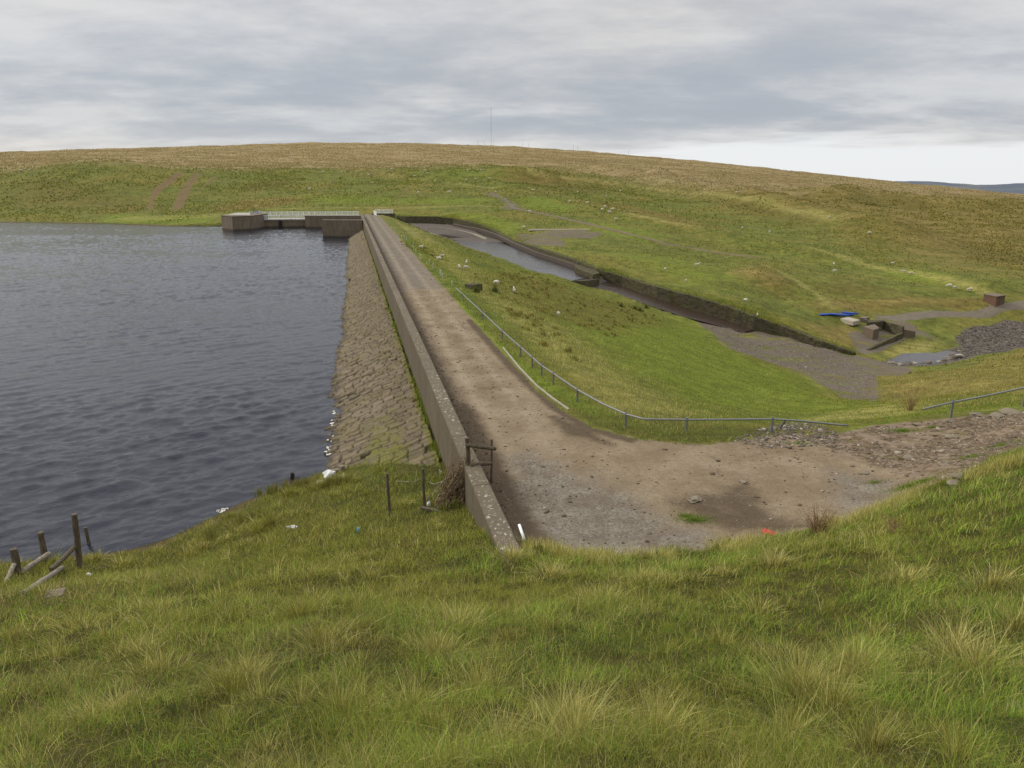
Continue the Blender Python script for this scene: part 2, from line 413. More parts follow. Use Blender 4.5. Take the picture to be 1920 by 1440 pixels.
def prism(bm, pts, z0, z1):
    """vertical prism of a plan polygon; z0/z1 numbers or lists"""
    n = len(pts)
    zb = z0 if hasattr(z0, '__len__') else [z0] * n; zt = z1 if hasattr(z1, '__len__') else [z1] * n
    b = [bm.verts.new((p[0], p[1], zb[i])) for i, p in enumerate(pts)]
    t = [bm.verts.new((p[0], p[1], zt[i])) for i, p in enumerate(pts)]
    fs = [bm.faces.new(b[::-1]), bm.faces.new(t)]
    for i in range(n): fs.append(bm.faces.new((b[i], b[(i + 1) % n], t[(i + 1) % n], t[i])))
    bmesh.ops.recalc_face_normals(bm, faces=fs)
#--PART2
# ---------------------------------------------------------------- terrain sheet (polar grid round the viewer)
az = np.concatenate([np.linspace(-180, -52, 60)[:-1], np.linspace(-52, -42, 60)[:-1], np.linspace(-42, 42, 900), np.linspace(42, 52, 60)[1:], np.linspace(52, 180, 60)[1:-1]])
rr = [0.6]
while rr[-1] < 3200:
    q = rr[-1]
    rr.append(q * (1.025 if q < 14 else 1.010 if q < 60 else 1.0062 if q < 290 else 1.012 if q < 1400 else 1.06))
rr = np.array(rr)
AZ, RR = np.meshgrid(np.radians(az), rr)
X0, Y0 = RR * np.sin(AZ), RR * np.cos(AZ)
Zt = H(X0, Y0)
nr, na = X0.shape
V = np.stack([X0.ravel(), Y0.ravel(), Zt.ravel()], 1)
i, j = np.meshgrid(np.arange(nr - 1), np.arange(na), indexing='ij')
a = (i * na + j).ravel(); b = (i * na + (j + 1) % na).ravel()
F = np.stack([a, b, b + na, a + na], 1)
cen = len(V)
V = np.vstack([V, [[0, 0, H1(0, 0)]]])

def zone(px, width, world=None):
    P = world if world is not None else [(p.x, p.y) for p in GP(px)]
    P = np.array([p[:2] for p in P])
    out = np.zeros(len(V))
    pad = width * 2
    m = (V[:, 0] > P[:, 0].min() - pad) & (V[:, 0] < P[:, 0].max() + pad) & (V[:, 1] > P[:, 1].min() - pad) & (V[:, 1] < P[:, 1].max() + pad)
    if m.any():
        out[m] = np.clip(0.5 - poly_sd(V[m, 0], V[m, 1], P) / width, 0, 1)
    return out
def stripe(px, half, width, world=None):
    P = world if world is not None else [(p.x, p.y) for p in GP(px)]
    P = np.array([p[:2] for p in P]); out = np.zeros(len(V)); pad = half + width * 2
    m = (V[:, 0] > P[:, 0].min() - pad) & (V[:, 0] < P[:, 0].max() + pad) & (V[:, 1] > P[:, 1].min() - pad) & (V[:, 1] < P[:, 1].max() + pad)
    if m.any(): out[m] = np.clip(0.5 - (line_d(V[m, 0], V[m, 1], P) - half) / width, 0, 1)
    return out
MX = lambda *a: np.maximum.reduce(a)
ROADPOLY = [DP(-.3, 19.5), DP(-.3, 262), DP(5.3, 262), DP(5.2, 180), DP(5.1, 85), DP(5.1, 62)] + [tuple(PZ(u, v, 0)) for u, v in
    [(960, 680), (1010, 735), (1060, 773), (1110, 802), (1200, 824), (1300, 834), (1380, 830)]] + [tuple(G(*p)) for p in
    [(1480, 812), (1560, 816), (1640, 796), (1700, 792), (1790, 783), (1880, 775), (1960, 768), (2300, 740), (2300, 790), (1960, 832), (1880, 850), (1830, 880), (1740, 915), (1690, 940)]] + \
    [tuple(PY(u, v, y)) for u, v, y in [(1560, 985, 22), (1450, 1008, 21.2), (1300, 1034, 20.3), (1100, 1046, 19.8), (1010, 1022, 19.8)]]
A = {}
A['road'] = zone(None, 1.0, ROADPOLY)
A['stony'] = zone([(1500, 815), (1640, 795), (1790, 783), (1960, 768), (2300, 735), (2300, 800), (1960, 835), (1880, 850), (1780, 905), (1660, 880), (1560, 850)], 1.2)
A['grey'] = MX(zone([(930, 860), (1000, 850), (1120, 900), (1220, 960), (1330, 1005), (1300, 1040), (1100, 1045), (1000, 1015), (950, 930)], 2.5), 0.8 * zone([(1560, 880), (1680, 900), (1690, 940), (1560, 960)], 1.5),
               zone(None, 6.0, [DP(0, 78), DP(5.3, 78), DP(5.3, 262), DP(0, 262)]))
wall_dirt_shade = MX(stripe(None, 0.75, 0.8, [DP(0, 19.8), DP(0, 255)]), stripe(None, 1.35, 0.9, [DP(0, 19.5), DP(0, 36)]))  # dirt along the parapet foot, with the shade there painted in
A['damp'] = MX(wall_dirt_shade, zone([(905, 890), (960, 960), (1010, 1010), (985, 1018), (930, 960)], .9), stripe([(880, 600), (960, 690), (1040, 765), (1100, 800), (1180, 825)], 0.32, .5),  # damp ground; wall band and polygon also carry painted shade
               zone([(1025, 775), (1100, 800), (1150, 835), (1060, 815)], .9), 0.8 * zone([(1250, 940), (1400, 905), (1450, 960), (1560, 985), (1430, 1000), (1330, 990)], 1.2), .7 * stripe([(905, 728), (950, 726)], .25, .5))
A['gravel'] = MX(zone([(1305, 598), (1350, 640), (1385, 660), (1500, 697), (1640, 753), (1650, 735), (1640, 705), (1690, 706), (1712, 693), (1690, 684), (1640, 674), (1600, 668), (1500, 640), (1413, 619), (1360, 603)], 1.5),
                 zone([(1030, 433), (1090, 431), (1132, 438), (1110, 446), (1050, 447), (1065, 462), (1000, 470), (962, 452), (1000, 440)], 3.0),
                 zone([(1640, 590), (1750, 584), (1850, 577), (1960, 566), (1960, 578), (1880, 584), (1750, 594), (1680, 601), (1640, 602)], 2.0),
                 zone([(1620, 610), (1700, 602), (1760, 640), (1690, 632), (1660, 655), (1610, 662), (1590, 625)], 1.5),
                 zone([(930, 362), (945, 372), (962, 388), (985, 394), (940, 391), (950, 384), (935, 371), (905, 362)], 5.0))
A['soil'] = MX(zone([(368, 322), (376, 325), (358, 352), (340, 392), (322, 393), (336, 362)], 6), .9 * zone([(338, 322), (345, 325), (312, 350), (290, 372), (286, 394), (278, 393), (282, 362), (300, 345)], 4),
               .8 * zone([(398, 330), (410, 332), (385, 352), (372, 362)], 5), .5 * stripe([(628, 335), (600, 360)], 1.4, 3), .5 * stripe([(768, 348), (742, 382)], 1.4, 3),
               1.0 * stripe([(950, 390), (1050, 408), (1150, 432), (1250, 458), (1340, 473), (1420, 482)], 1.3, 1.6),
               .8 * zone([(1660, 600), (1700, 607), (1750, 632), (1700, 625)], 2), .85 * stripe([(450, 948), (515, 918), (560, 912), (600, 905)], .5, .6), .8 * stripe([(0, 1056), (150, 1044), (290, 1026), (380, 985), (450, 955)], .35, .5))
A['rocks'] = zone([(1650, 680), (1700, 671), (1760, 661), (1800, 648), (1790, 632), (1820, 612), (1880, 600), (1960, 605), (1960, 650), (1900, 655), (1830, 668), (1760, 684), (1700, 688)], 2.5)
A['brown'] = MX(zone([(-400, 317), (0, 317), (120, 302), (240, 303), (300, 312), (400, 315), (560, 314), (700, 313), (800, 310), (950, 314), (1050, 318), (1150, 330), (1260, 338), (1330, 350), (1400, 355), (1500, 352),
                 (1620, 358), (1750, 368), (1920, 385), (2200, 400)], 60, None) if False else 0 * V[:, 0])
# upper moor: everything beyond a boundary line, described in place coordinates
bl = np.array([tuple(p)[:2] for p in GP([(-300, 322), (0, 319), (120, 305), (240, 306), (320, 314), (400, 317), (560, 316), (700, 313), (800, 310), (950, 313), (1040, 318), (1150, 332), (1260, 342), (1340, 352), (1420, 356), (1520, 352), (1650, 356), (1800, 366), (1960, 378)])])
moor = np.vstack([bl, [[3500, 400], [3500, 3500], [-3500, 3500], [-3500, 480]]])
A['brown'] = zone(None, 70, moor)
A['olive'] = MX(zone([(1250, 342), (1400, 385), (1500, 400), (1560, 412), (1600, 440), (1700, 470), (1830, 500), (1960, 520), (2300, 540), (2300, 380), (1920, 372), (1700, 352), (1500, 345)], 60),
               .8 * zone([(1040, 380), (1150, 392), (1300, 420), (1380, 436), (1300, 412), (1180, 385), (1080, 374)], 12), .8 * zone([(1150, 395), (1250, 408), (1380, 436), (1300, 432), (1200, 412)], 6),
               .9 * zone([(1370, 510), (1450, 500), (1500, 540), (1480, 560), (1430, 545)], 8), .8 * zone([(1480, 570), (1700, 552), (1840, 560), (1840, 574), (1700, 580), (1550, 585)], 6),
               .9 * zone([(930, 320), (1080, 325), (1180, 345), (1130, 352), (1000, 345)], 25), .8 * zone([(400, 383), (500, 372), (560, 368), (570, 378), (500, 392), (400, 397)], 8), .8 * zone([(1500, 600), (1600, 610), (1630, 650), (1600, 660), (1540, 635)], 5),
               .8 * zone([(1640, 700), (1800, 690), (1960, 650), (1960, 720), (1800, 745), (1680, 760)], 6))
dv, sv = DS(V[:, 0], V[:, 1])
on_emb = smooth(7, 9, dv) * smooth(30, 36, sv) * smooth(60, 50, dv) * smooth(240, 200, sv)
A['straw'] = MX(on_emb * smooth(18, 11, dv) * .62, .5 * stripe([(1310, 608), (1385, 662), (1500, 699), (1640, 756)], .4, 1), 1.0 * stripe([(540, 316), (640, 322), (760, 333), (860, 345), (930, 354), (1000, 362)], 1.0, 3), .95 * stripe([(880, 316), (1000, 322), (1120, 338), (1180, 346), (1330, 361), (1450, 385), (1556, 410)], 3.0, 9), .95 * stripe([(1180, 400), (1300, 424), (1400, 441), (1550, 472), (1700, 509), (1840, 546)], 1.5, 5), .9 * stripe([(1440, 500), (1500, 530), (1560, 575)], 1, 3), .5 * zone([(180, 415), (400, 408), (560, 402), (420, 398), (250, 404)], 5), .9 * zone([(1500, 790), (1640, 762), (1760, 748), (1740, 765), (1600, 790)], 2),
               .9 * stripe([(500, 393), (640, 389), (760, 390), (860, 386), (940, 388)], 1.6, 4), .4 * zone([(1640, 700), (1800, 700), (1960, 650), (1960, 730), (1760, 745), (1680, 750)], 6), .7 * zone([(1690, 640), (1780, 640), (1740, 662), (1640, 668)], 3))
A['lush'] = MX(.9 * zone([(1060, 590), (1180, 610), (1290, 600), (1400, 668), (1520, 712), (1630, 762), (1500, 782), (1330, 760), (1180, 700)], 8), stripe([(850, 560), (930, 650), (1010, 712), (1080, 752), (1160, 790), (1260, 815), (1380, 812)], .55, 1.0),
              .8 * zone([(740, 398), (900, 400), (980, 420), (960, 440), (900, 412), (800, 402)], 6), .9 * zone([(960, 370), (1080, 375), (1160, 392), (1060, 396), (990, 392)], 10), .6 * zone([(1100, 470), (1250, 480), (1400, 510), (1350, 550), (1200, 510)], 12),
              .7 * zone([(560, 365), (760, 372), (940, 372), (900, 384), (600, 384)], 12), .6 * zone([(1100, 410), (1250, 440), (1200, 455), (1080, 432)], 10), .9 * zone([(1640, 500), (1760, 510), (1790, 530), (1680, 525)], 8),
              .6 * zone([(820, 317), (930, 322), (900, 332), (800, 325)], 25), .8 * stripe([(1600, 805), (1700, 782), (1780, 765)], .5, .8), .8 * stripe([(1840, 770), (1960, 755)], .4, .8), .8 * zone([(200, 402), (400, 402), (400, 418), (180, 420)], 5))
A['rush_shade'] = MX(on_emb * .9 * zone([(870, 515), (960, 510), (1080, 545), (1200, 575), (1240, 600), (1150, 625), (1050, 600), (930, 560)], 7), .8 * zone([(745, 452), (800, 465), (840, 490), (810, 480), (760, 462)], 4), .6 * zone([(900, 515), (930, 540), (905, 530)], 4),  # rushy dark ground, plus the shaded flank of the long spur painted dark
              1.0 * zone([(1585, 368), (1640, 364), (1720, 374), (1760, 386), (1660, 392), (1590, 382)], 14), .9 * zone([(1345, 368), (1450, 392), (1545, 418), (1500, 420), (1400, 400), (1340, 380)], 14), .9 * zone([(1780, 455), (1960, 470), (1960, 500), (1840, 490)], 14), 1.0 * zone([(1600, 578), (1720, 568), (1838, 560), (1838, 571), (1720, 577), (1640, 582)], 3), .8 * zone([(1560, 520), (1700, 545), (1640, 560), (1530, 545)], 7), .9 * stripe([(1035, 322), (1045, 334), (1060, 346)], 3, 6), .8 * zone([(940, 335), (1080, 345), (1180, 362), (1120, 366), (980, 348)], 16), .8 * zone([(440, 345), (560, 335), (540, 352), (460, 360)], 14), .8 * zone([(0, 395), (180, 398), (400, 400), (300, 380), (130, 330), (0, 340)], 40))
GV = A
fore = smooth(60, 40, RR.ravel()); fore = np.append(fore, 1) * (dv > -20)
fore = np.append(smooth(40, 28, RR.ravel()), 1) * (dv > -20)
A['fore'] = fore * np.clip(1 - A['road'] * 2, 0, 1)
A['rut'] = MX(np.exp(-((dv - 1.75) / .28) ** 2), np.exp(-((dv - 3.55) / .28) ** 2)) * smooth(24, 40, sv) * smooth(262, 240, sv)
A['mid'] = np.exp(-((dv - 2.65) / .45) ** 2) * smooth(30, 45, sv) * smooth(262, 240, sv)
A['path'] = MX(zone([(1640, 592), (1700, 588), (1842, 578), (1960, 566), (2100, 556), (2100, 566), (1960, 577), (1870, 585), (1750, 595), (1680, 602)], 1.2), zone([(925, 361), (940, 370), (952, 380), (960, 390), (985, 394), (975, 388), (962, 380), (948, 370), (915, 360)], 3.0), stripe([(985, 394), (1050, 407), (1150, 431), (1250, 457), (1340, 472), (1400, 480)], .9, 1.2), .8 * stripe([(1616, 660), (1660, 645), (1690, 633)], 1.0, 1))
A['wet'] = smooth(WATER + 0.35, WATER + 0.02, V[:, 2]) * (V[:, 0] < 0) * smooth(0.5, -0.5, dv)
ter = mesh_np('ground', V, F, None, smoothf=True)
# close the small hole under the viewer
bmx = bmesh.new(); 
mt, nt, bs = mat('ground', 0.95, 0.12)
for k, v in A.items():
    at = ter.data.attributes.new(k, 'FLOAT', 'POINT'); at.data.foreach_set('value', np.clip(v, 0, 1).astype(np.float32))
g = nt.new('ShaderNodeNewGeometry'); P = g.outputs['Position']
dist = nt.vmath('LENGTH', P); distv = nt.new('ShaderNodeVectorMath', operation='LENGTH'); nt.l.new(P, distv.inputs[0]); dist = distv.outputs['Value']
nA = nt.noise(P, 0.9, 5, 0.62); nB = nt.noise(P, 7.0, 4, 0.6); nC = nt.noise(P, 0.16, 5, 0.6); nD = nt.noise(P, 0.035, 5, 0.6); nE = nt.noise(P, 30, 3, 0.6)
Pst = nt.new('ShaderNodeMapping'); nt.l.new(P, Pst.inputs[0]); Pst.inputs['Scale'].default_value = (0.006, 0.05, 0.05)
nS = nt.noise(Pst.outputs[0], 1.0, 7, 0.72, 0.6)
Pst2 = nt.new('ShaderNodeMapping'); nt.l.new(P, Pst2.inputs[0]); Pst2.inputs['Scale'].default_value = (0.075, 0.12, 0.15)
nS2 = nt.noise(Pst2.outputs[0], 1.0, 6, 0.7, 0.3)
def thr(name, amp=0.8, n=None, soft=0.18):
    s_ = nt.math('ADD', nt.attr(name), nt.math('MULTIPLY', nt.math('SUBTRACT', n if n is not None else nA, 0.5), amp))
    return nt.ramp(s_, 0.5 - soft, 0.5 + soft)
green1, green2, olive = (0.080, 0.100, 0.017), (0.135, 0.150, 0.029), (0.165, 0.137, 0.034)
col = nt.mix(nt.ramp(nC, 0.35, 0.65), green1, green2)
col = nt.mix(nt.ramp(nA, 0.42, 0.72, 0, 0.65), col, olive)
col = nt.mix(nt.ramp(nD, 0.45, 0.68, 0, 0.6), col, (0.185, 0.14, 0.034))
col = nt.mix(thr('lush', 0.7, nC, 0.5), col, nt.mix(nB, (0.10, 0.135, 0.014), (0.165, 0.19, 0.026)))
col = nt.mix(nt.math('MULTIPLY', thr('olive', 0.9, nS2, 0.5), 0.8), col, nt.mix(nt.ramp(nS2, .35, .65), (0.115, 0.09, 0.020), (0.22, 0.16, 0.052)))
col = nt.mix(nt.math('MULTIPLY', thr('straw', 1.0, nA, 0.4), 0.75), col, nt.mix(nB, (0.20, 0.185, 0.045), (0.31, 0.27, 0.095)))
col = nt.mix(nt.math('MULTIPLY', thr('rush_shade', 1.4, nA, 0.3), 0.75), col, nt.mix(nB, (0.085, 0.08, 0.016), (0.155, 0.12, 0.032)))
brn = nt.mix(nt.ramp(nS, 0.34, 0.66), (0.19, 0.134, 0.056), (0.30, 0.235, 0.122))
brn = nt.mix(nt.ramp(nS2, 0.55, 0.75, 0, .6), brn, (0.16, 0.14, 0.05))
col = nt.mix(thr('brown', 1.0, nS2, 0.45), col, brn)
# fine tussock mottling everywhere
nM = nt.noise(P, 0.55, 10, 0.80)
mot = nt.math('ADD', nt.math('MULTIPLY', nB, 0.3), nt.math('MULTIPLY', nM, 0.7))
mv = nt.ramp(mot, 0.36, 0.64, 0.60, 1.42)
mc = nt.new('ShaderNodeCombineXYZ'); [nt.l.new(mv, mc.inputs[k]) for k in range(3)]
col = nt.mix(nt.ramp(dist, 500, 900, 1, .6), col, nt.mix(1.0, col, mc.outputs[0], 'MULTIPLY'))
# ground under the near blades
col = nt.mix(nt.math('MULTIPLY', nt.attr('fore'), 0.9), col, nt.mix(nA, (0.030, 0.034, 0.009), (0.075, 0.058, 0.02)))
# soil, gravel, stones
peb = nt.voro(P, 14, 'F1', 'Color'); pebd = nt.voro(P, 14, 'F1', 'Distance')
psep = nt.new('ShaderNodeSeparateColor'); nt.l.new(peb, psep.inputs[0])
peb2 = nt.voro(P, 4.5, 'F1', 'Color'); psep2 = nt.new('ShaderNodeSeparateColor'); nt.l.new(peb2, psep2.inputs[0])
grav = nt.mix(psep.outputs[0], (0.095, 0.078, 0.056), (0.20, 0.168, 0.128))
grav = nt.mix(nt.ramp(nA, 0.35, 0.65, 0, .6), grav, (0.115, 0.09, 0.072))
soil = nt.mix(nt.noise(P, 1.2, 5, .7), (0.11, 0.072, 0.032), (0.20, 0.14, 0.075))
col = nt.mix(thr('soil', 0.7, nA, 0.25), col, soil)
gm = thr('gravel', 1.5, nt.noise(P, 0.6, 8, 0.7), 0.2)
gm = nt.math('MULTIPLY', gm, nt.ramp(nt.noise(nt.scale(P, (.35, 1.2, 1)), 0.4, 6, 0.72), 0.61, 0.50))
col = nt.mix(gm, col, grav)
rk = nt.mix(psep2.outputs[0], (0.045, 0.04, 0.036), (0.17, 0.145, 0.12))
col = nt.mix(thr('rocks', 1.3, nt.noise(P, 0.5, 8, 0.7), 0.2), col, rk)
col = nt.mix(nt.math('MULTIPLY', thr('path', 0.7, nt.noise(P, .9, 6, .7), 0.25), .9), col, nt.mix(nA, (0.12, 0.098, 0.072), (0.215, 0.185, 0.145)))
# the road
sand = nt.mix(nt.ramp(nt.noise(P, 0.45, 5, 0.65), 0.35, 0.68), (0.182, 0.137, 0.082), (0.27, 0.215, 0.143))
sand = nt.mix(nt.ramp(nt.noise(P, 5, 5, 0.7), 0.3, 0.7, 0, .6), sand, (0.145, 0.108, 0.075))
greyg = nt.mix(psep.outputs[1], (0.118, 0.104, 0.082), (0.222, 0.197, 0.158))
greyg = nt.mix(nt.ramp(nt.noise(P, 0.8, 5, 0.7), 0.4, 0.66, 0, .75), greyg, (0.11, 0.085, 0.062))
road = nt.mix(thr('grey', 1.0, nt.noise(P, 0.6, 5, 0.65), 0.45), sand, greyg)
ston = nt.mix(psep2.outputs[1], (0.11, 0.075, 0.046), (0.225, 0.175, 0.125))
ston = nt.mix(nt.ramp(nt.noise(P, 0.9, 5, 0.7), 0.5, 0.66, 0, .75), ston, (0.11, 0.095, 0.032))
road = nt.mix(thr('stony', 0.9, nt.noise(P, 0.8, 5, 0.65), 0.3), road, ston)
road = nt.mix(nt.math('MULTIPLY', thr('damp', 1.2, nt.noise(P, 1.3, 6, 0.72), 0.38), 0.92), road, nt.mix(nB, (0.048, 0.035, 0.022), (0.11, 0.08, 0.05)))  # damp earth tone, which also paints the shade beside the parapet
road = nt.mix(nt.ramp(nt.noise(P, 1.4, 7, 0.72, 0.6), 0.58, 0.70, 0, .75), road, (0.095, 0.07, 0.048))
road = nt.mix(nt.math('MULTIPLY', nt.attr('rut'), nt.ramp(nt.noise(P, .9, 5, .65), .35, .6, .1, .6)), road, (0.285, 0.235, 0.17))
road = nt.mix(nt.math('MULTIPLY', nt.attr('mid'), nt.ramp(nt.noise(P, .7, 6, .7), .45, .6, 0, .6)), road, (0.12, 0.095, 0.06))
speck = nt.math('MULTIPLY', nt.ramp(pebd, 0.30, 0.12), nt.math('GREATER_THAN', psep.outputs[2], 0.72))
road = nt.mix(nt.math('MULTIPLY', speck, .7), road, nt.mix(psep.outputs[0], (0.08, 0.06, 0.045), (0.44, 0.38, 0.32)))
sandm = nt.new('ShaderNodeCombineXYZ'); sv_ = nt.ramp(nE, 0.3, 0.7, 0.8, 1.2); [nt.l.new(sv_, sandm.inputs[k]) for k in range(3)]
road = nt.mix(1.0, road, sandm.outputs[0], 'MULTIPLY')
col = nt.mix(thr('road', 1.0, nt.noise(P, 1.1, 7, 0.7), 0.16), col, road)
col = nt.mix(nt.math('MULTIPLY', nt.attr('wet'), .8), col, (0.05, 0.036, 0.026))
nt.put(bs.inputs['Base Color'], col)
hgt = nt.math('ADD', nt.math('MULTIPLY', nB, 0.5), nt.math('ADD', nt.math('MULTIPLY', nE, 0.15), nA))
bd = nt.new('ShaderNodeBump'); nt.put(bd.inputs['Height'], hgt); bd.inputs['Strength'].default_value = 0.75; bd.inputs['Distance'].default_value = 0.28
b2 = nt.new('ShaderNodeBump'); nt.put(b2.inputs['Height'], nt.math('ADD', nS2, nt.math('MULTIPLY', nC, 0.8))); nt.put(b2.inputs['Strength'], nt.ramp(dist, 60, 400, 0.0, 0.7)); b2.inputs['Distance'].default_value = 3.0
nt.l.new(b2.outputs[0], bd.inputs['Normal'])
bs_s = nt.math('SUBTRACT', 1.0, nt.math('MULTIPLY', nt.attr('road'), 0.72))
nt.l.new(nt.math('MULTIPLY', bs_s, 0.8), bd.inputs['Strength'])
nt.l.new(bd.outputs[0], bs.inputs['Normal'])
ter.data.materials.append(mt)
tag(ter, kind='structure')
me = ter.data

# ---------------------------------------------------------------- far hills
def far_hills():
    us = np.linspace(1560, 2300, 160); rows = []
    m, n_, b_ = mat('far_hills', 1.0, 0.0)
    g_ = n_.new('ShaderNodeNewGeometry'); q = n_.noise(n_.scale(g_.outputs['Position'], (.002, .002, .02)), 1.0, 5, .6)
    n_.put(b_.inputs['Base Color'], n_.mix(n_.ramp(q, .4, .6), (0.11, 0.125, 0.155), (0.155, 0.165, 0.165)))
    V_ = []; F_ = []
    for k, u in enumerate(us):
        prof = np.interp(u, [1560, 1660, 1740, 1790, 1850, 1920, 2000, 2300], [346, 340.5, 339.5, 344, 346, 344, 340, 343]) + fbm(np.array([u / 30]), np.array([1.0]), 3)[0] * 1.6
        for t in range(8):
            Y = 6000 + t * 260
            x, _, z = PY(u, prof + (7 - t) * 7 ** 1 * (1 if t < 7 else 0), Y)
            V_.append((x, Y, z + (fbm(np.array([u / 25.]), np.array([t * .8]), 3)[0] * 8 if t < 7 else 0)))
    for k in range(len(us) - 1):
        for t in range(7): q0 = k * 8 + t; F_.append((q0, q0 + 8, q0 + 9, q0 + 1))
    for u in us: V_.append(PY(u, 420, 9500))
    nb = len(us) * 8
    for k in range(len(us) - 1): F_.append((k * 8 + 7, (k + 1) * 8 + 7, nb + k + 1, nb + k))
    tag(mesh_np('far_hills', V_, F_, m, smoothf=True), kind='structure')
far_hills()

# ---------------------------------------------------------------- reservoir water
def water_mat(name, deep, wave, scl, rough=0.06, stretch=0.35, rot=25):
    m, n_, b_ = mat(name, rough, 0.5)
    b_.inputs['Base Color'].default_value = (*deep, 1); b_.inputs['IOR'].default_value = 1.333
    g_ = n_.new('ShaderNodeNewGeometry')
    mp = n_.new('ShaderNodeMapping'); n_.l.new(g_.outputs['Position'], mp.inputs[0]); mp.vector_type = 'TEXTURE'; mp.inputs['Rotation'].default_value = (0, 0, R(rot)); mp.inputs['Scale'].default_value = (1 / stretch, 1, 1)
    Pm = mp.outputs[0]
    h = n_.math('ADD', n_.math('MULTIPLY', n_.noise(Pm, scl, 3, 0.55, 0.4), 1.0), n_.math('MULTIPLY', n_.noise(Pm, scl * 2.7, 3, 0.5, 0.3), 0.35))
    big = n_.noise(g_.outputs['Position'], 0.03, 3, 0.5)
    nd = n_.new('ShaderNodeBump'); n_.put(nd.inputs['Height'], h); nd.inputs['Strength'].default_value = 1.0
    n_.put(nd.inputs['Distance'], n_.ramp(big, .3, .7, wave * .7, wave * 1.25))
    n_.l.new(nd.outputs[0], b_.inputs['Normal'])
    return m
def reservoir():
    """open water as a real wave field, fine where it is near"""
    a_ = np.radians(np.concatenate([np.linspace(-88, -42, 140)[:-1], np.linspace(-42, -6, 760)])); r_ = [20.0]
    while r_[-1] < 330: r_.append(r_[-1] * 1.0042)
    r_ += [380, 460, 600, 760]
    A2, R2 = np.meshgrid(a_, np.array(r_)); X_ = R2 * np.sin(A2); Y_ = R2 * np.cos(A2)
    def wf(ang, lam, stretch, seed):
        c_, s_ = math.cos(R(ang)), math.sin(R(ang)); u_ = X_ * c_ + Y_ * s_; v_ = -X_ * s_ + Y_ * c_
        return vnoise(u_ / (lam * stretch * .5), v_ / (lam * .5), seed)
    gust = .75 + .9 * fbm(X_ / 28, Y_ / 14, 3, 55)
    h_ = (wf(40, 1.15, 3.0, 1) * .165 + wf(28, .75, 2.2, 2) * .13 + wf(52, 2.4, 3.0, 3) * .09 + wf(20, .42, 1.7, 4) * .07) * np.clip(gust, .35, 1.5)
    h_ = h_ * smooth(0, 3, -DS(X_, Y_)[0] - 1)
    Z_ = WATER + h_ * smooth(340, 240, R2)
    V_ = np.stack([X_.ravel(), Y_.ravel(), Z_.ravel()], 1); n0, n1 = X_.shape; id_ = np.arange(n0 * n1).reshape(n0, n1)
    F_ = np.stack([id_[:-1, :-1].ravel(), id_[:-1, 1:].ravel(), id_[1:, 1:].ravel(), id_[1:, :-1].ravel()], 1)
    dd, ss = DS(V_[:, 0], V_[:, 1]); okv = (dd < -2.2) | ((ss > 200) & (dd < -.3)) 
    okv &= (V_[:, 1] < 300)
    F_ = F_[okv[F_].all(1)]
    o = mesh_np('reservoir_water', V_, F_, wm, smoothf=True)
    if o.data.polygons[10].normal.z < 0: o.data.flip_normals()
    tag(o, kind='structure')
wm = water_mat('reservoir_water', (0.017, 0.019, 0.029), 0.05, 3.2, .07, .5, 35)
reservoir()

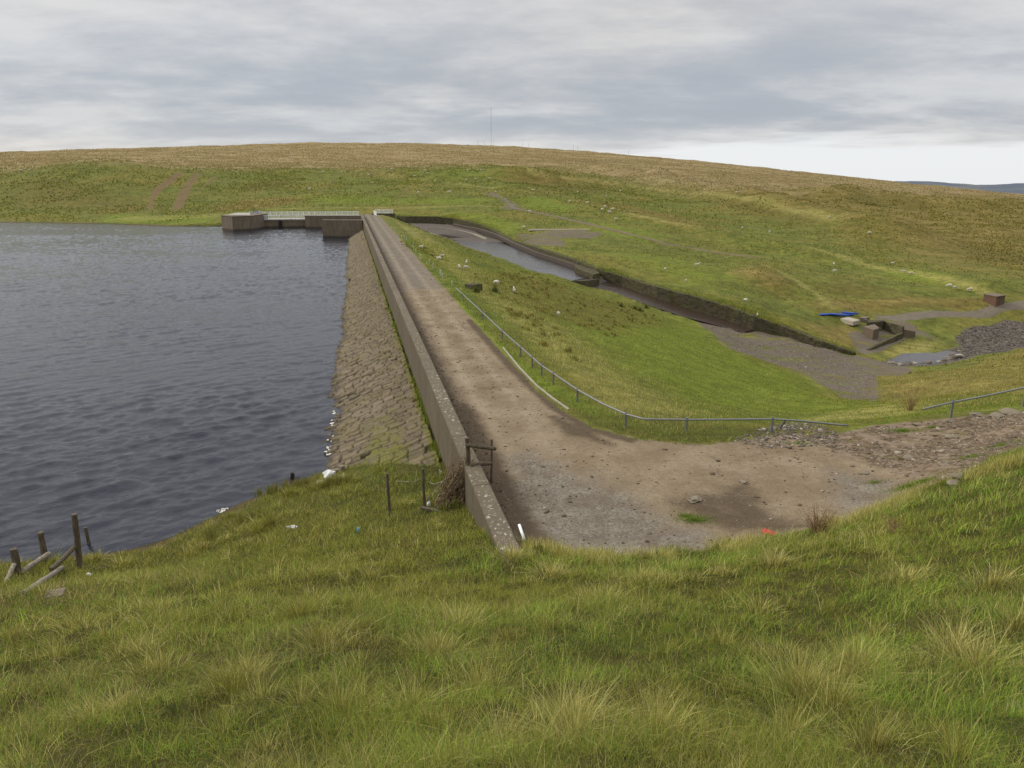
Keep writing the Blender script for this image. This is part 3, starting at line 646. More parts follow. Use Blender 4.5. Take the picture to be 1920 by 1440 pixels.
# ---------------------------------------------------------------- concrete materials
def concrete(name, base, streak=0.5, lichen=0.0, sc=1.0, joints=False, tide=False):
    m, n_, b_ = mat(name, 0.92, 0.2)
    g_ = n_.new('ShaderNodeNewGeometry'); P_ = g_.outputs['Position']; nz = n_.new('ShaderNodeSeparateXYZ'); n_.l.new(g_.outputs['Normal'], nz.inputs[0])
    base = tuple(base); dk = tuple(c * 0.62 for c in base); lt = tuple(min(1, c * 1.3) for c in base)
    st_ = n_.noise(n_.scale(P_, (6 * sc, 6 * sc, .35)), 1.0, 4, .65)
    c_ = n_.mix(n_.ramp(st_, .3, .7), dk, lt)
    c_ = n_.mix(streak, base, c_)
    c_ = n_.mix(n_.ramp(n_.noise(P_, .7, 5, .7), .4, .7, 0, .5), c_, dk)
    bl_ = n_.noise(P_, 11, 4, .7)
    c_ = n_.mix(n_.ramp(bl_, .35, .7, 0, .45), c_, lt)
    up = n_.ramp(nz.outputs[2], .6, .9)
    if lichen > 0:
        l1 = n_.math('MULTIPLY', n_.ramp(n_.noise(P_, 6.5, 4, .65, .6), .575, .65), n_.ramp(n_.noise(P_, .55, 3, .6), .34, .56))
        c_ = n_.mix(n_.math('MULTIPLY', up, .35), c_, tuple(min(1, c * 1.25) for c in base))
        c_ = n_.mix(n_.math('MULTIPLY', n_.math('MULTIPLY', l1, n_.math('ADD', n_.math('MULTIPLY', up, .85), .08)), lichen), c_, (0.52, 0.49, 0.43))
    if joints:
        dt = n_.new('ShaderNodeVectorMath', operation='DOT_PRODUCT'); n_.l.new(P_, dt.inputs[0]); dt.inputs[1].default_value = (TX, TY, 0)
        fr_ = n_.math('ABSOLUTE', n_.math('SUBTRACT', n_.math('FRACT', n_.math('DIVIDE', dt.outputs['Value'], 5.2)), .5))
        c_ = n_.mix(n_.ramp(fr_, .009, .003, 0, .75), c_, (.03, .025, .02))
        pn = n_.noise(n_.math('FLOOR', n_.math('DIVIDE', n_.math('ADD', dt.outputs['Value'], 2.6), 5.2)), 3.7, 0, .5)
        c_ = n_.mix(n_.ramp(pn, .4, .6, 0, .22), c_, dk)
    if tide:
        sz_ = n_.new('ShaderNodeSeparateXYZ'); n_.l.new(P_, sz_.inputs[0]); c_ = n_.mix(n_.ramp(n_.math('ADD', sz_.outputs[2], n_.math('MULTIPLY', n_.noise(P_, 1.2, 4, .7), .5)), WATER + .95, WATER + .45, 0, .7), c_, (.035, .03, .02))
        c_ = n_.mix(n_.ramp(n_.math('ABSOLUTE', n_.math('SUBTRACT', n_.math('FRACT', n_.math('MULTIPLY', sz_.outputs[2], .8)), .5)), .04, .01, 0, .35), c_, dk)
    n_.put(b_.inputs['Base Color'], c_)
    bump(n_, b_, n_.math('ADD', n_.math('MULTIPLY', bl_, .5), n_.noise(P_, 40, 3, .6)), .5, .02)
    return m
M_CON = concrete('weathered_concrete', (0.128, 0.10, 0.073), .6, 1.0)
M_PAR = concrete('parapet_concrete', (0.122, 0.101, 0.070), .8, 1.0, .7, joints=True)
M_CON2 = concrete('pier_concrete', (0.15, 0.122, 0.09), .8, 0.0, .25, tide=True)
M_APR = concrete('apron_concrete', (0.082, 0.068, 0.056), .3, 0.3, .4)
M_BANKW, n_, b_ = mat('mossy_stone', .95, .1)
g_ = n_.new('ShaderNodeNewGeometry'); q = n_.noise(g_.outputs['Position'], 1.1, 8, .75); vq = n_.voro(n_.scale(g_.outputs['Position'], (1, 1, 1.8)), 1.6, 'F1', 'Color'); vs = n_.new('ShaderNodeSeparateColor'); n_.l.new(vq, vs.inputs[0])
c_ = n_.mix(vs.outputs[0], (0.050, 0.043, 0.029), (0.105, 0.092, 0.064)); c_ = n_.mix(n_.ramp(q, .45, .65, 0, .7), c_, (0.085, 0.09, 0.025))
n_.put(b_.inputs['Base Color'], c_); bump(n_, b_, n_.noise(g_.outputs['Position'], 3, 5, .7), .8, .15)

# parapet wall along the dam, with slight unevenness and pour joints
def parapet():
    ss = np.concatenate([np.arange(18.5, 60, .5), np.arange(60, 233, 2.0)])
    prof = [(-WT, -2.2), (-WT, .86), (-WT + .04, .90), (-.04, .90), (0, .86), (0, -1.2)]
    V_ = []; F_ = []; n = len(prof)
    for k, s in enumerate(ss):
        wob = fbm(np.array([s / 5.]), np.array([0.]), 3)[0]
        for d, z in prof:
            dz = 0.02 * wob if z > 0 else 0
            x, y, _ = DP(d + .015 * wob, s); V_.append((x, y, z + dz))
    for k in range(len(ss) - 1):
        for t in range(n - 1): a_ = k * n + t; F_.append((a_, a_ + 1, a_ + n + 1, a_ + n))
    F_.append(tuple(range(n))[::-1]); F_.append(tuple(range((len(ss) - 1) * n, len(ss) * n)))
    o = mesh_np('parapet_wall', V_, F_, M_PAR)
    bmq = bmesh.new(); bmq.from_mesh(o.data); bmesh.ops.recalc_face_normals(bmq, faces=bmq.faces[:]); bmq.to_mesh(o.data); bmq.free()
    tag(o, 'long straight lichen-spotted concrete parapet wall running along the dam road', 'wall', kind='thing')
parapet()

# stone pitching on the water face
def pitching():
    rng = np.random.default_rng(4)
    ss = [31.6]
    while ss[-1] < 199.6: ss.append(ss[-1] * 1.0015 + 0.004)
    ss = np.array(ss); nd = 104
    q = np.linspace(0, 1.28, nd)
    # courses along s
    cb = [31.0]
    while cb[-1] < 201: cb.append(cb[-1] + rng.uniform(.28, .56))
    cb = np.array(cb); ci = np.searchsorted(cb, ss) - 1
    V_ = np.zeros((len(ss), nd, 3)); rnd = np.zeros((len(ss), nd)); jo = np.zeros((len(ss), nd))
    for k, s in enumerate(ss):
        d0 = -WT - .12; d1 = dw(s)
        dd = d0 + q * (d1 - d0)
        # warped lattice so the courses wander
        sw = s + 0.42 * np.array(fbm(dd / 2.2, np.full(nd, s / 3.1), 3, 21)) + .05 * np.array(fbm(dd / .4, np.full(nd, s / .4), 2, 25))
        c = np.clip(np.searchsorted(cb, sw) - 1, 0, len(cb) - 2)
        es = np.minimum(sw - cb[c], cb[c + 1] - sw)
        hsh = lambda a_, b_: (np.sin(a_ * 127.1 + b_ * 311.7) * 43758.5453) % 1
        bl_ = .45 + .55 * hsh(c, 3.0); off = hsh(c, 7.0)
        dq = dd + .14 * np.array(fbm(dd / .5, np.full(nd, s / .5), 2, 31))
        u_ = dq / bl_ + off; bi = np.floor(u_); fr = u_ - bi
        ed = np.minimum(fr, 1 - fr) * bl_
        e = np.minimum(es, ed)
        h1 = hsh(c, bi); h2 = hsh(c + 9, bi + 4); h3 = hsh(c + 3, bi * 2 + 1)
        top = (h1 - .5) * .13 + (fr - .5) * (h2 - .5) * .10 + ((sw - cb[c]) / .45 - .5) * (h3 - .35) * .11
        top = top - .30 * (h3 > .965)
        gap = .016 + .03 * h2
        jm = smooth(gap + .02, gap * .4, e)
        z = pitch_z(dd, s) + top * (1 - jm) - .16 * jm * (.3 + 1.0 * h1) + fbm(dd / .13, np.full(nd, s / .13), 2, 40) * .018 + fbm(dd / 2.5, np.full(nd, s / 6.), 3, 44) * .22
        z[0] -= .5
        V_[k, :, 0] = WX0 + s * TX + dd * NX; V_[k, :, 1] = s * TY + dd * NY; V_[k, :, 2] = z
        rnd[k] = h1 * .6 + h3 * .4; jo[k] = jm
    n0 = len(ss); idx = np.arange(n0 * nd).reshape(n0, nd)
    F_ = np.stack([idx[:-1, :-1].ravel(), idx[1:, :-1].ravel(), idx[1:, 1:].ravel(), idx[:-1, 1:].ravel()], 1)
    m, n_, b_ = mat('pitching_stone', .88, .25)
    g_ = n_.new('ShaderNodeNewGeometry'); P_ = g_.outputs['Position']
    r_ = n_.attr('rnd'); j_ = n_.attr('joint')
    c_ = n_.mix(r_, (0.074, 0.056, 0.034), (0.175, 0.138, 0.09))
    c_ = n_.mix(n_.ramp(n_.noise(P_, .5, 4, .6), .45, .62, 0, .65), c_, n_.mix(r_, (0.085, 0.07, 0.028), (0.14, 0.115, 0.045)))
    c_ = n_.mix(n_.ramp(n_.noise(P_, 6, 5, .7), .4, .75, 0, .4), c_, (0.28, 0.235, 0.19))
    mo = n_.math('ADD', n_.attr('moss'), n_.math('MULTIPLY', n_.math('SUBTRACT', n_.noise(P_, 1.3, 7, .75), .5), 1.9))
    c_ = n_.mix(n_.ramp(mo, .45, .95, 0, .85), c_, n_.mix(n_.noise(P_, 9, 3, .6), (0.085, 0.085, 0.014), (0.16, 0.15, 0.03)))
    c_ = n_.mix(n_.math('MULTIPLY', j_, .75), c_, n_.mix(n_.noise(P_, .8, 3, .6), (0.028, 0.022, 0.014), (0.045, 0.042, 0.014)))
    sp = n_.math('GREATER_THAN', n_.noise(P_, 9, 2, .5), .745)
    c_ = n_.mix(n_.math('MULTIPLY', sp, .6), c_, (0.45, 0.41, 0.36))
    sz = n_.new('ShaderNodeSeparateXYZ'); n_.l.new(P_, sz.inputs[0])
    wet = n_.ramp(n_.math('ADD', sz.outputs[2], n_.math('MULTIPLY', n_.noise(P_, 1.5, 3, .6), .3)), WATER + .05, WATER + .45, .8, 0)
    c_ = n_.mix(wet, c_, (0.035, 0.028, 0.022))
    n_.put(b_.inputs['Base Color'], c_)
    bump(n_, b_, n_.noise(P_, 22, 5, .7), .6, .03)
    o = mesh_np('stone_pitching', V_.reshape(-1, 3), F_, m)
    dd_, ss_ = DS(V_[:, :, 0].ravel(), V_[:, :, 1].ravel())
    fr_ = (dd_ + WT + .15) / (dw(ss_) + WT + .15)
    mossv = MX(smooth(56, 33, ss_) * smooth(1.0, .1, np.abs(fr_ - .45) * 2) * .95, smooth(.12, .02, fr_) * .9, smooth(34.5, 32.5, ss_) * .8, .45 + 0 * ss_)
    for nm, v in (('rnd', rnd.ravel()), ('joint', jo.ravel()), ('moss', mossv)):
        at = o.data.attributes.new(nm, 'FLOAT', 'POINT'); at.data.foreach_set('value', v.astype(np.float32))
    if o.data.polygons[50].normal.z < 0: o.data.flip_normals()
    tag(o, 'sloping stone pitching of mossy blocks between parapet wall and reservoir water', 'stone pitching', kind='thing')
pitching()

# ---------------------------------------------------------------- spillway channel bed, water, far retaining wall
def strip(name, A_, B_, m, n=1):
    V_ = []; F_ = []
    for a_, b_ in zip(A_, B_):
        for k in range(n + 1):
            t = k / n; V_.append([a_[i] + (b_[i] - a_[i]) * t for i in range(3)])
    for i in range(len(A_) - 1):
        for k in range(n): q = i * (n + 1) + k; F_.append((q, q + 1, q + n + 2, q + n + 1))
    o = mesh_np(name, V_, F_, m)
    if o.data.polygons[0].normal.z < 0: o.data.flip_normals()
    return o
def ext(a, b, e):
    d = Vector(b) - Vector(a); d.z = 0; d.normalize(); return tuple(Vector(a) - d * e)
Lx = [ext(a_, b_, .5) for a_, b_ in zip(CHL, CHR)]; Rx = [ext(b_, a_, .5) for a_, b_ in zip(CHL, CHR)]
o = strip('channel_bed', [(x, y, z - .12) for x, y, z in Lx], [(x, y, z - .12) for x, y, z in Rx], M_APR, 6); tag(o, kind='structure')
pm = water_mat('pool_water', (0.030, 0.026, 0.030), 0.045, 2.0, .10, .5, -30)
o = strip('pool_water', [(x, y, -7.02) for x, y, z in Lx[4:9]], [(x, y, -7.02) for x, y, z in Rx[4:9]], pm, 2); tag(o, kind='structure')
sm = water_mat('stream_water', (0.05, 0.035, 0.027), 0.10, 3.0, .15, 1, 0)
o = strip('stream_water', [(x, y, z - .04) for x, y, z in Lx[9:]], [(x, y, z - .04) for x, y, z in Rx[9:]], sm, 2); tag(o, kind='structure')

def wall_strip(name, base, top, th, m, outward, label, cat, drop=.6):
    """base/top points along the face; thickness away from `outward` side"""
    V_ = []; F_ = []
    n = len(base)
    for i in range(n):
        p = Vector(base[max(i - 1, 0)]); q = Vector(base[min(i + 1, n - 1)]); t = (q - p); t.z = 0; t.normalize()
        nn_ = Vector((-t.y, t.x, 0)) * outward
        b_ = Vector(base[i]); T_ = Vector(top[i])
        V_ += [b_ - Vector((0, 0, drop)), T_, T_ + nn_ * th, T_ + nn_ * th - Vector((0, 0, T_.z - b_.z + drop))]
    for i in range(n - 1):
        for k in range(3): a_ = i * 4 + k; F_.append((a_, a_ + 1, a_ + 5, a_ + 4))
    F_.append((0, 1, 2, 3)); F_.append(tuple(range(n * 4 - 4, n * 4))[::-1])
    o = mesh_np(name, V_, F_, m)
    bq = bmesh.new(); bq.from_mesh(o.data); bmesh.ops.recalc_face_normals(bq, faces=bq.faces[:]); bq.to_mesh(o.data); bq.free()
    return tag(o, label, cat, kind='thing')
def densify(P_, n):
    o_ = []
    for a_, b_ in zip(P_, P_[1:]):
        for k in range(n): t = k / n; o_.append(tuple(a_[i] + (b_[i] - a_[i]) * t for i in range(3)))
    o_.append(tuple(P_[-1])); return o_
rb, rt = densify(RWB, 10), densify(RWT, 10)
rt = [(x, y, z + .10 + .12 * fbm(np.array([x / 1.1]), np.array([y / 1.1]), 3)[0]) for x, y, z in rt]
wall_strip('retaining_wall', rb, rt, 1.5, M_BANKW, 1, 'long dark mossy stone retaining wall curving along the far side of the spillway channel', 'retaining wall')
#--PART3
# ---------------------------------------------------------------- overflow works at the far end of the dam
M_WHITE, n_, b_ = mat('white_paint', .45, .5); b_.inputs['Base Color'].default_value = (.80, .82, .82, 1)
M_GALV, n_, b_ = mat('galvanised_steel', .5, .4)
g_ = n_.new('ShaderNodeNewGeometry'); n_.put(b_.inputs['Base Color'], n_.mix(n_.noise(g_.outputs['Position'], 9, 4, .7), (0.13, 0.14, 0.14), (0.26, 0.27, 0.265)))
b_.inputs['Metallic'].default_value = .3
M_WOOD, n_, b_ = mat('weathered_wood', .9, .2)
g_ = n_.new('ShaderNodeTexCoord'); q = n_.noise(n_.scale(g_.outputs['Object'], (14, 14, 2.5)), 1.0, 5, .7)
c_ = n_.mix(n_.ramp(q, .3, .7), (0.050, 0.038, 0.026), (0.155, 0.125, 0.088)); c_ = n_.mix(n_.ramp(n_.noise(g_.outputs['Object'], 3, 3, .6), .5, .7, 0, .6), c_, (0.075, 0.08, 0.028))
n_.put(b_.inputs['Base Color'], c_); bump(n_, b_, q, .8, .02)
M_WOODL, n_, b_ = mat('bleached_wood', .9, .2)
g_ = n_.new('ShaderNodeTexCoord'); q = n_.noise(n_.scale(g_.outputs['Object'], (10, 10, 10)), 1.0, 5, .7)
n_.put(b_.inputs['Base Color'], n_.mix(n_.ramp(q, .3, .7), (0.13, 0.11, 0.085), (0.33, 0.29, 0.23))); bump(n_, b_, q, .7, .02)
M_DECK = concrete('deck_concrete', (0.34, 0.33, 0.30), .2)
M_DARK, n_, b_ = mat('dark_void', .95, .1); b_.inputs['Base Color'].default_value = (.03, .027, .024, 1)

def pier(name, pts, ztop, label, coping=True, m=M_CON2, zb=-6.5):
    """plan polygon of a concrete block standing in the water"""
    bm = bmesh.new(); prism(bm, pts, zb, ztop - .18)
    o = obj(name, bm, m); tag(o, label, 'concrete pier', kind='thing')
    cx = sum(p[0] for p in pts) / len(pts); cy = sum(p[1] for p in pts) / len(pts)
    big = []
    for x, y in [(p[0], p[1]) for p in pts]:
        d = Vector((x - cx, y - cy)); L = d.length; d *= (L + .10) / L; big.append((cx + d.x, cy + d.y))
    bm = bmesh.new(); prism(bm, big, ztop - .18, ztop); obj('coping', bm, M_CON, o, bev=.03)
    return o
def xy(p): return (p[0], p[1])
def topz(u, v, Y): return PY(u, v, Y)[2]
# far left pier
a = PZ(417, 430.5, WATER); b = PZ(437, 433, WATER); c = PZ(473, 431.5, WATER)
L_top = topz(450, 405.5, b[1])
pier('overflow_pier', [xy(a), xy(b), xy(c), (c[0] + .4, c[1] + 14), (a[0] - .5, a[1] + 14)], L_top, 'big square concrete pier at the left end of the white footbridge')
# sill wall between piers
s0 = PZ(473, 427.5, WATER); s1 = PZ(578, 426.5, WATER)
ST = topz(525, 411.5, s0[1])
bm = bmesh.new(); prism(bm, [(s0[0] - 1, s0[1]), (s1[0] + 1, s1[1]), (s1[0] + 1, s1[1] + 1.2), (s0[0] - 1, s0[1] + 1.2)], -6.5, WATER + 1.35)
sw = obj('overflow_sill', bm, M_CON2); tag(sw, 'low concrete overflow sill under the white footbridge', 'weir wall', kind='thing')
bm = bmesh.new(); prism(bm, [(s0[0] - 1, s0[1] + .15), (s1[0] + 1, s1[1] + .15), (s1[0] + 1, s1[1] + 1.3), (s0[0] - 1, s0[1] + 1.3)], WATER + 1.35, ST - .3); obj('upper_wall', bm, M_CON, sw)
m0 = PZ(527, 427, WATER)
bm = bmesh.new(); prism(bm, [(m0[0] - .4, m0[1] - .9), (m0[0], m0[1] - 1.4), (m0[0] + .4, m0[1] - .9), (m0[0] + .4, m0[1] + 1), (m0[0] - .4, m0[1] + 1)], -6.5, ST - .3); obj('centre_pier', bm, M_DARK, sw)
# right pier block
r0 = PZ(573, 428, WATER); yR = r0[1]
RT = topz(620, 404.5, yR)
wl = DP(-WT, yR / TY)
pier('overflow_pier', [xy(r0), (wl[0] + .1, yR - .6), (wl[0] - .2, yR + 4), (r0[0], yR + 4)], RT, 'long concrete pier wall between white footbridge and end of the parapet')
# near wing wall
w0 = PZ(605.5, 445.5, WATER); w1y = w0[1]
wt_ = topz(606, 412.5, w1y)
wr = DP(-WT - .02, 198)
wing = pier('wing_wall', [xy(w0), (wr[0], w1y - 1.0), (wr[0], w1y + 1.6), (w0[0], w1y + 2.4)], wt_, 'stubby concrete wing wall jutting into the water from the parapet wall')
wing['category'] = 'wing wall'
# deck of the footbridge
d0 = PY(474, 411, s0[1] + .3); d1 = PY(578, 410, s1[1] + .3)
bm = bmesh.new(); prism(bm, [(d0[0], d0[1]), (d1[0], d1[1]), (d1[0], d1[1] + 8), (d0[0], d0[1] + 8)], ST - .3, ST - .05); prism(bm, [(d1[0], d1[1] + 3.9), (wl[0] - .2, yR + 4), (wl[0] - .2, yR + 8), (d1[0], d1[1] + 7.9)], ST - .3, ST - .052)
deck = obj('footbridge_deck', bm, M_DECK); tag(deck, 'pale concrete deck of the footbridge over the overflow sill', 'bridge deck', kind='thing')

def railing(name, p, q, h, label, nb, bar=.035, cat='railing', mid=0):
    p, q = Vector(p), Vector(q); L = (q - p).length
    r = empty(name, p, label=label, cat=cat)
    loc = lambda t, z: Vector((q - p) * t) + Vector((0, 0, z))
    for z in (h, .12):
        bm = bmesh.new(); tube(bm, [loc(0, z), loc(1, z)], .055, 6); obj('rail', bm, M_WHITE, r)
    bm = bmesh.new(); few = nb <= 4
    for k in range(nb * 6):
        if few: bm = bmesh.new()
        t = (k + .5) / (nb * 6); tube(bm, [loc(t, .12), loc(t, h)], .048, 4)
        if few: obj('bar', bm, M_WHITE, r)
    if not few: obj('bars', bm, M_WHITE, r)
    for k in range(nb + 1):
        bm = bmesh.new(); tube(bm, [loc(k / nb, -.05), loc(k / nb, h + .03)], .05, 6); obj('post', bm, M_WHITE, r)
    return r
yb = s0[1] + 8
fr0, fr1 = PY(472, 412.5, s0[1]), PY(577, 411, s1[1])
railing('footbridge_railing', fr0, fr1, PY(472, 404.5, s0[1])[2] - fr0[2], 'white barred railing on the reservoir side of the footbridge', 10)
br0, br1 = PY(467, 404.5, yb + 2), PY(673, 403.8, yb)
railing('footbridge_railing', br0, br1, PY(467, 397.5, yb + 2)[2] - br0[2], 'long white barred railing along the far side of the footbridge', 20)
# slanting white walkway plate behind the left pier
bm = bmesh.new(); e0, e1, e2, e3 = PY(424, 405.2, b[1] + 6), PY(470, 404.8, b[1] + 6), PY(468, 400.5, b[1] + 20), PY(444, 400.5, b[1] + 20)
prism(bm, [xy(e0), xy(e1), xy(e2), xy(e3)], L_top - .05, L_top + .12)
tag(obj('walkway_slab', bm, M_DECK), 'pale slab on top of the left overflow pier beside the car', 'slab', kind='thing')

# road bridge abutment and its white parapet railing
ab0 = PZ(712, 410, -3.9)
YA = 241.0
pA = PY(706, 402, YA); pB = PY(736, 400.5, YA)
bm = bmesh.new(); prism(bm, [(pA[0] - 1.5, YA), (pB[0], YA), (pB[0] + .6, YA + 2.2), (pA[0] - 1.5, YA + 2.2)], -5.5, pB[2] + .02)
tag(obj('bridge_abutment', bm, M_BANKW), 'dark stone abutment under the short white railing at the end of the dam', 'abutment', kind='thing')
railing('bridge_railing', (pA[0] - .6, YA + .6, pB[2]), (pB[0], YA + .6, pB[2]), 1.25, 'short white barred railing above the dark abutment right of the road', 4)
q0, q1 = PY(706, 404, YA - 8), PY(701, 401.5, YA)
railing('bridge_railing', (q0[0], q0[1], q0[2] - .1), (q1[0], q1[1] - .1, q1[2] - .1), 1.2, 'stub of white railing turning toward the viewer beside the dam road', 2)
# low kerb beside the upper channel, and a ledge across the apron
def kerb(name, pts, wd, hg, m, label, cat='kerb', base=-.4):
    V_ = []; F_ = []; n = len(pts)
    for i, p in enumerate(pts):
        a_ = Vector(pts[max(i - 1, 0)]); b_ = Vector(pts[min(i + 1, n - 1)]); t = b_ - a_; t.z = 0; t.normalize(); nn_ = Vector((-t.y, t.x, 0)) * wd / 2
        p = Vector(p)
        V_ += [p - nn_ + Vector((0, 0, base)), p - nn_ + Vector((0, 0, hg)), p + nn_ + Vector((0, 0, hg)), p + nn_ + Vector((0, 0, base))]
    for i in range(n - 1):
        for k in range(4): a_ = i * 4 + k; c_ = i * 4 + (k + 1) % 4; F_.append((a_, c_, c_ + 4, a_ + 4))
    F_.append((0, 3, 2, 1)); F_.append(tuple(range(n * 4 - 4, n * 4)))
    o = mesh_np(name, V_, F_, m); bq = bmesh.new(); bq.from_mesh(o.data); bmesh.ops.recalc_face_normals(bq, faces=bq.faces[:]); bq.to_mesh(o.data); bq.free()
    return tag(o, label, cat, kind='thing')
M_KERB = concrete('pale_kerb', (0.33, 0.30, 0.24), .2)
kerb('channel_kerb', [PZ(760, 425, -4.0), PZ(787, 432, -4.35), PZ(815, 440, -5.1), PZ(838, 446, -6.3)], .7, .12, M_KERB, 'pale concrete kerb on the left lip of the spillway apron')
kerb('apron_ledge', [PZ(800, 427, -4.3), PZ(830, 428.5, -4.7), PZ(860, 432, -5.2), PZ(890, 439, -5.9), PZ(912, 447.5, -6.6)], .35, .16, M_KERB, 'pale curved ledge running across the brown spillway apron', 'ledge')
kerb('channel_ledge', [PZ(850, 422.5, -4.5), PZ(902, 433, -5.2), PZ(935, 444, -6.1), PZ(960, 457, -6.6), PZ(1008, 477.5, -6.75), PZ(1075, 499.5, -6.8), PZ(1112, 514, -6.9)], .8, .55, M_APR, 'low inner concrete ledge at the foot of the retaining wall beside the pool', 'ledge')
bl0 = [PZ(1076, 503, -7), PZ(1080, 511, -7), PZ(1112, 523, -7), PZ(1124, 521, -7), PZ(1112, 509, -7)]
bm = bmesh.new(); prism(bm, [xy(p) for p in bl0], -8.6, -6.15); tag(obj('weir_block', bm, M_BANKW), 'dark wedge-shaped stone block at the foot of the pool beside the wall', 'block', kind='thing')
kerb('pool_weir', [PZ(1070, 527, -7), PZ(1095, 527, -7), PZ(1122, 523, -7)], .5, .04, M_BANKW, 'thin dark weir lip holding back the pool', 'weir', base=-1.4)

# ---------------------------------------------------------------- car at the far end
def car():
    p = PY(480, 404.5, yb + 16); zg = max(H1(p[0], p[1]), p[2] - .3)
    r = empty('parked_car', (p[0], p[1], zg), .12, 'small dark grey car parked behind the left end of the footbridge', 'car')
    mb, n_, b_ = mat('car_paint', .3, .5); b_.inputs['Base Color'].default_value = (.05, .055, .065, 1); b_.inputs['Coat Weight'].default_value = .5
    mg, n_, b_ = mat('car_glass', .08, .6); b_.inputs['Base Color'].default_value = (.02, .025, .03, 1)
    mt_, n_, b_ = mat('tyre', .9, .2); b_.inputs['Base Color'].default_value = (.015, .015, .015, 1)
    prof = [(-2.0, .3), (-2.05, .75), (-1.2, .92), (-.55, 1.4), (.85, 1.45), (1.75, .98), (2.0, .85), (2.02, .3)]
    def ext_(prof, w0, w1, name, m, par, zin=None):
        bm = bmesh.new(); A_ = []; B_ = []
        for x, z in prof:
            ww = w0 if z < 1.0 else w1
            A_.append(bm.verts.new((x, -ww, z))); B_.append(bm.verts.new((x, ww, z)))
        bm.faces.new(A_); bm.faces.new(B_[::-1])
        for i in range(len(prof)): j = (i + 1) % len(prof); bm.faces.new((A_[j], A_[i], B_[i], B_[j]))
        bmesh.ops.recalc_face_normals(bm, faces=bm.faces[:]); return obj(name, bm, m, par, bev=.04)
    ext_(prof, .84, .64, 'body', mb, r)
    for sgn in (-1, 1):
        bm = bmesh.new()
        vs = [bm.verts.new(v) for v in [(-1.0, sgn * .83, 1.0), (-.5, sgn * .67, 1.36), (.8, sgn * .67, 1.4), (1.5, sgn * .81, 1.02)]]; bm.faces.new(vs)
        bmesh.ops.solidify(bm, geom=bm.faces[:], thickness=.05); obj('side_window', bm, mg, r)
        for x in (-1.3, 1.3):
            bm = bmesh.new(); tube(bm, [(x, sgn * .68, .32), (x, sgn * .86, .32)], .32, 16); w_ = obj('wheel', bm, mt_, r)
            bm = bmesh.new(); tube(bm, [(x, sgn * .84, .32), (x, sgn * .88, .32)], .18, 12); obj('rim', bm, M_GALV, w_)
    for x, n1 in ((-2.04, 'headlight'), (2.02, 'tail_light')):
        for sgn in (-1, 1):
            bm = bmesh.new(); box(bm, (x, sgn * .6, .68), (.05, .3, .14)); obj(n1, bm, M_WHITE if n1 == 'headlight' else M_RED, r)
M_RED, n_, b_ = mat('red_plastic', .6, .3); b_.inputs['Base Color'].default_value = (.42, .05, .05, 1)
car()

# ---------------------------------------------------------------- guard rails beside the road
def ground_at(x, y, dz=0): return Vector((x, y, H1(x, y) + dz))
def guard_rail(pxs, h, posts, label, rad=.045):
    P_ = [Vector(PZ(u, v, z)) for u, v, z in pxs]
    r = empty('guard_rail', P_[0], label=label, cat='guard rail'); o0 = P_[0]
    pts = []
    for a_, b_ in zip(P_, P_[1:]):
        for k in range(6): pts.append(a_ + (b_ - a_) * (k / 6) - o0)
    pts.append(P_[-1] - o0)
    bm = bmesh.new(); tube(bm, pts, rad, 8); obj('rail', bm, M_GALV, r, smoothf=True)
    for u in posts:
        k = [p for p in pxs]; us = [p[0] for p in k]
        best = None
        for a_, b_ in zip(pxs, pxs[1:]):
            if a_[0] <= u <= b_[0]:
                t = (u - a_[0]) / (b_[0] - a_[0]); best = Vector(PZ(u, a_[1] + (b_[1] - a_[1]) * t, a_[2] + (b_[2] - a_[2]) * t))
        g = H1(best.x, best.y)
        bm = bmesh.new(); p = best - o0
        box(bm, (p.x, p.y, p.z - (best.z - g + .3) / 2 + .05), (.10, .07, best.z - g + .4)); obj('post', bm, M_GALV, r, bev=.008)
    return r
guard_rail([(855, 540, .55), (890, 572, .6), (940, 619, .62), (1015, 685, .62), (1083, 731, .64), (1130, 757, .62), (1175, 777, .6), (1208, 786, .6), (1290, 787, .62), (1450, 786, .62), (1500, 789, .55), (1590, 798, .32)], .65,
           [868, 905, 942, 976, 998, 1016, 1038, 1083, 1174, 1288, 1449], 'low galvanised pipe guard rail bending round the edge of the dam road')
gr = guard_rail([(1731, 767, .85), (1787, 754, .95), (1850, 742, 1.15), (1920, 727, 1.4), (2050, 700, 1.9)], .65, [1787, 1925], 'galvanised pipe guard rail with one thick post above the stony track on the right')
# loose strut leaning against the broken end
p0, p1 = PZ(1466, 798, .05), PZ(1473, 787, .58)
bm = bmesh.new(); tube(bm, [Vector(p0), Vector(p1)], .06, 6); tag(obj('leaning_strut', bm, M_GALV), 'short dark strut leaning on the guard rail above the rubble', 'strut', kind='thing')
# pale kerb line in the grass beside the road
kerb('road_kerb', [PZ(943, 651, .06), PZ(975, 690, .06), PZ(1006, 722, .06), PZ(1036, 746, .06), PZ(1066, 767, .05)], .09, .02, M_KERB, 'pale broken concrete kerb line in the grass between road and guard rail')
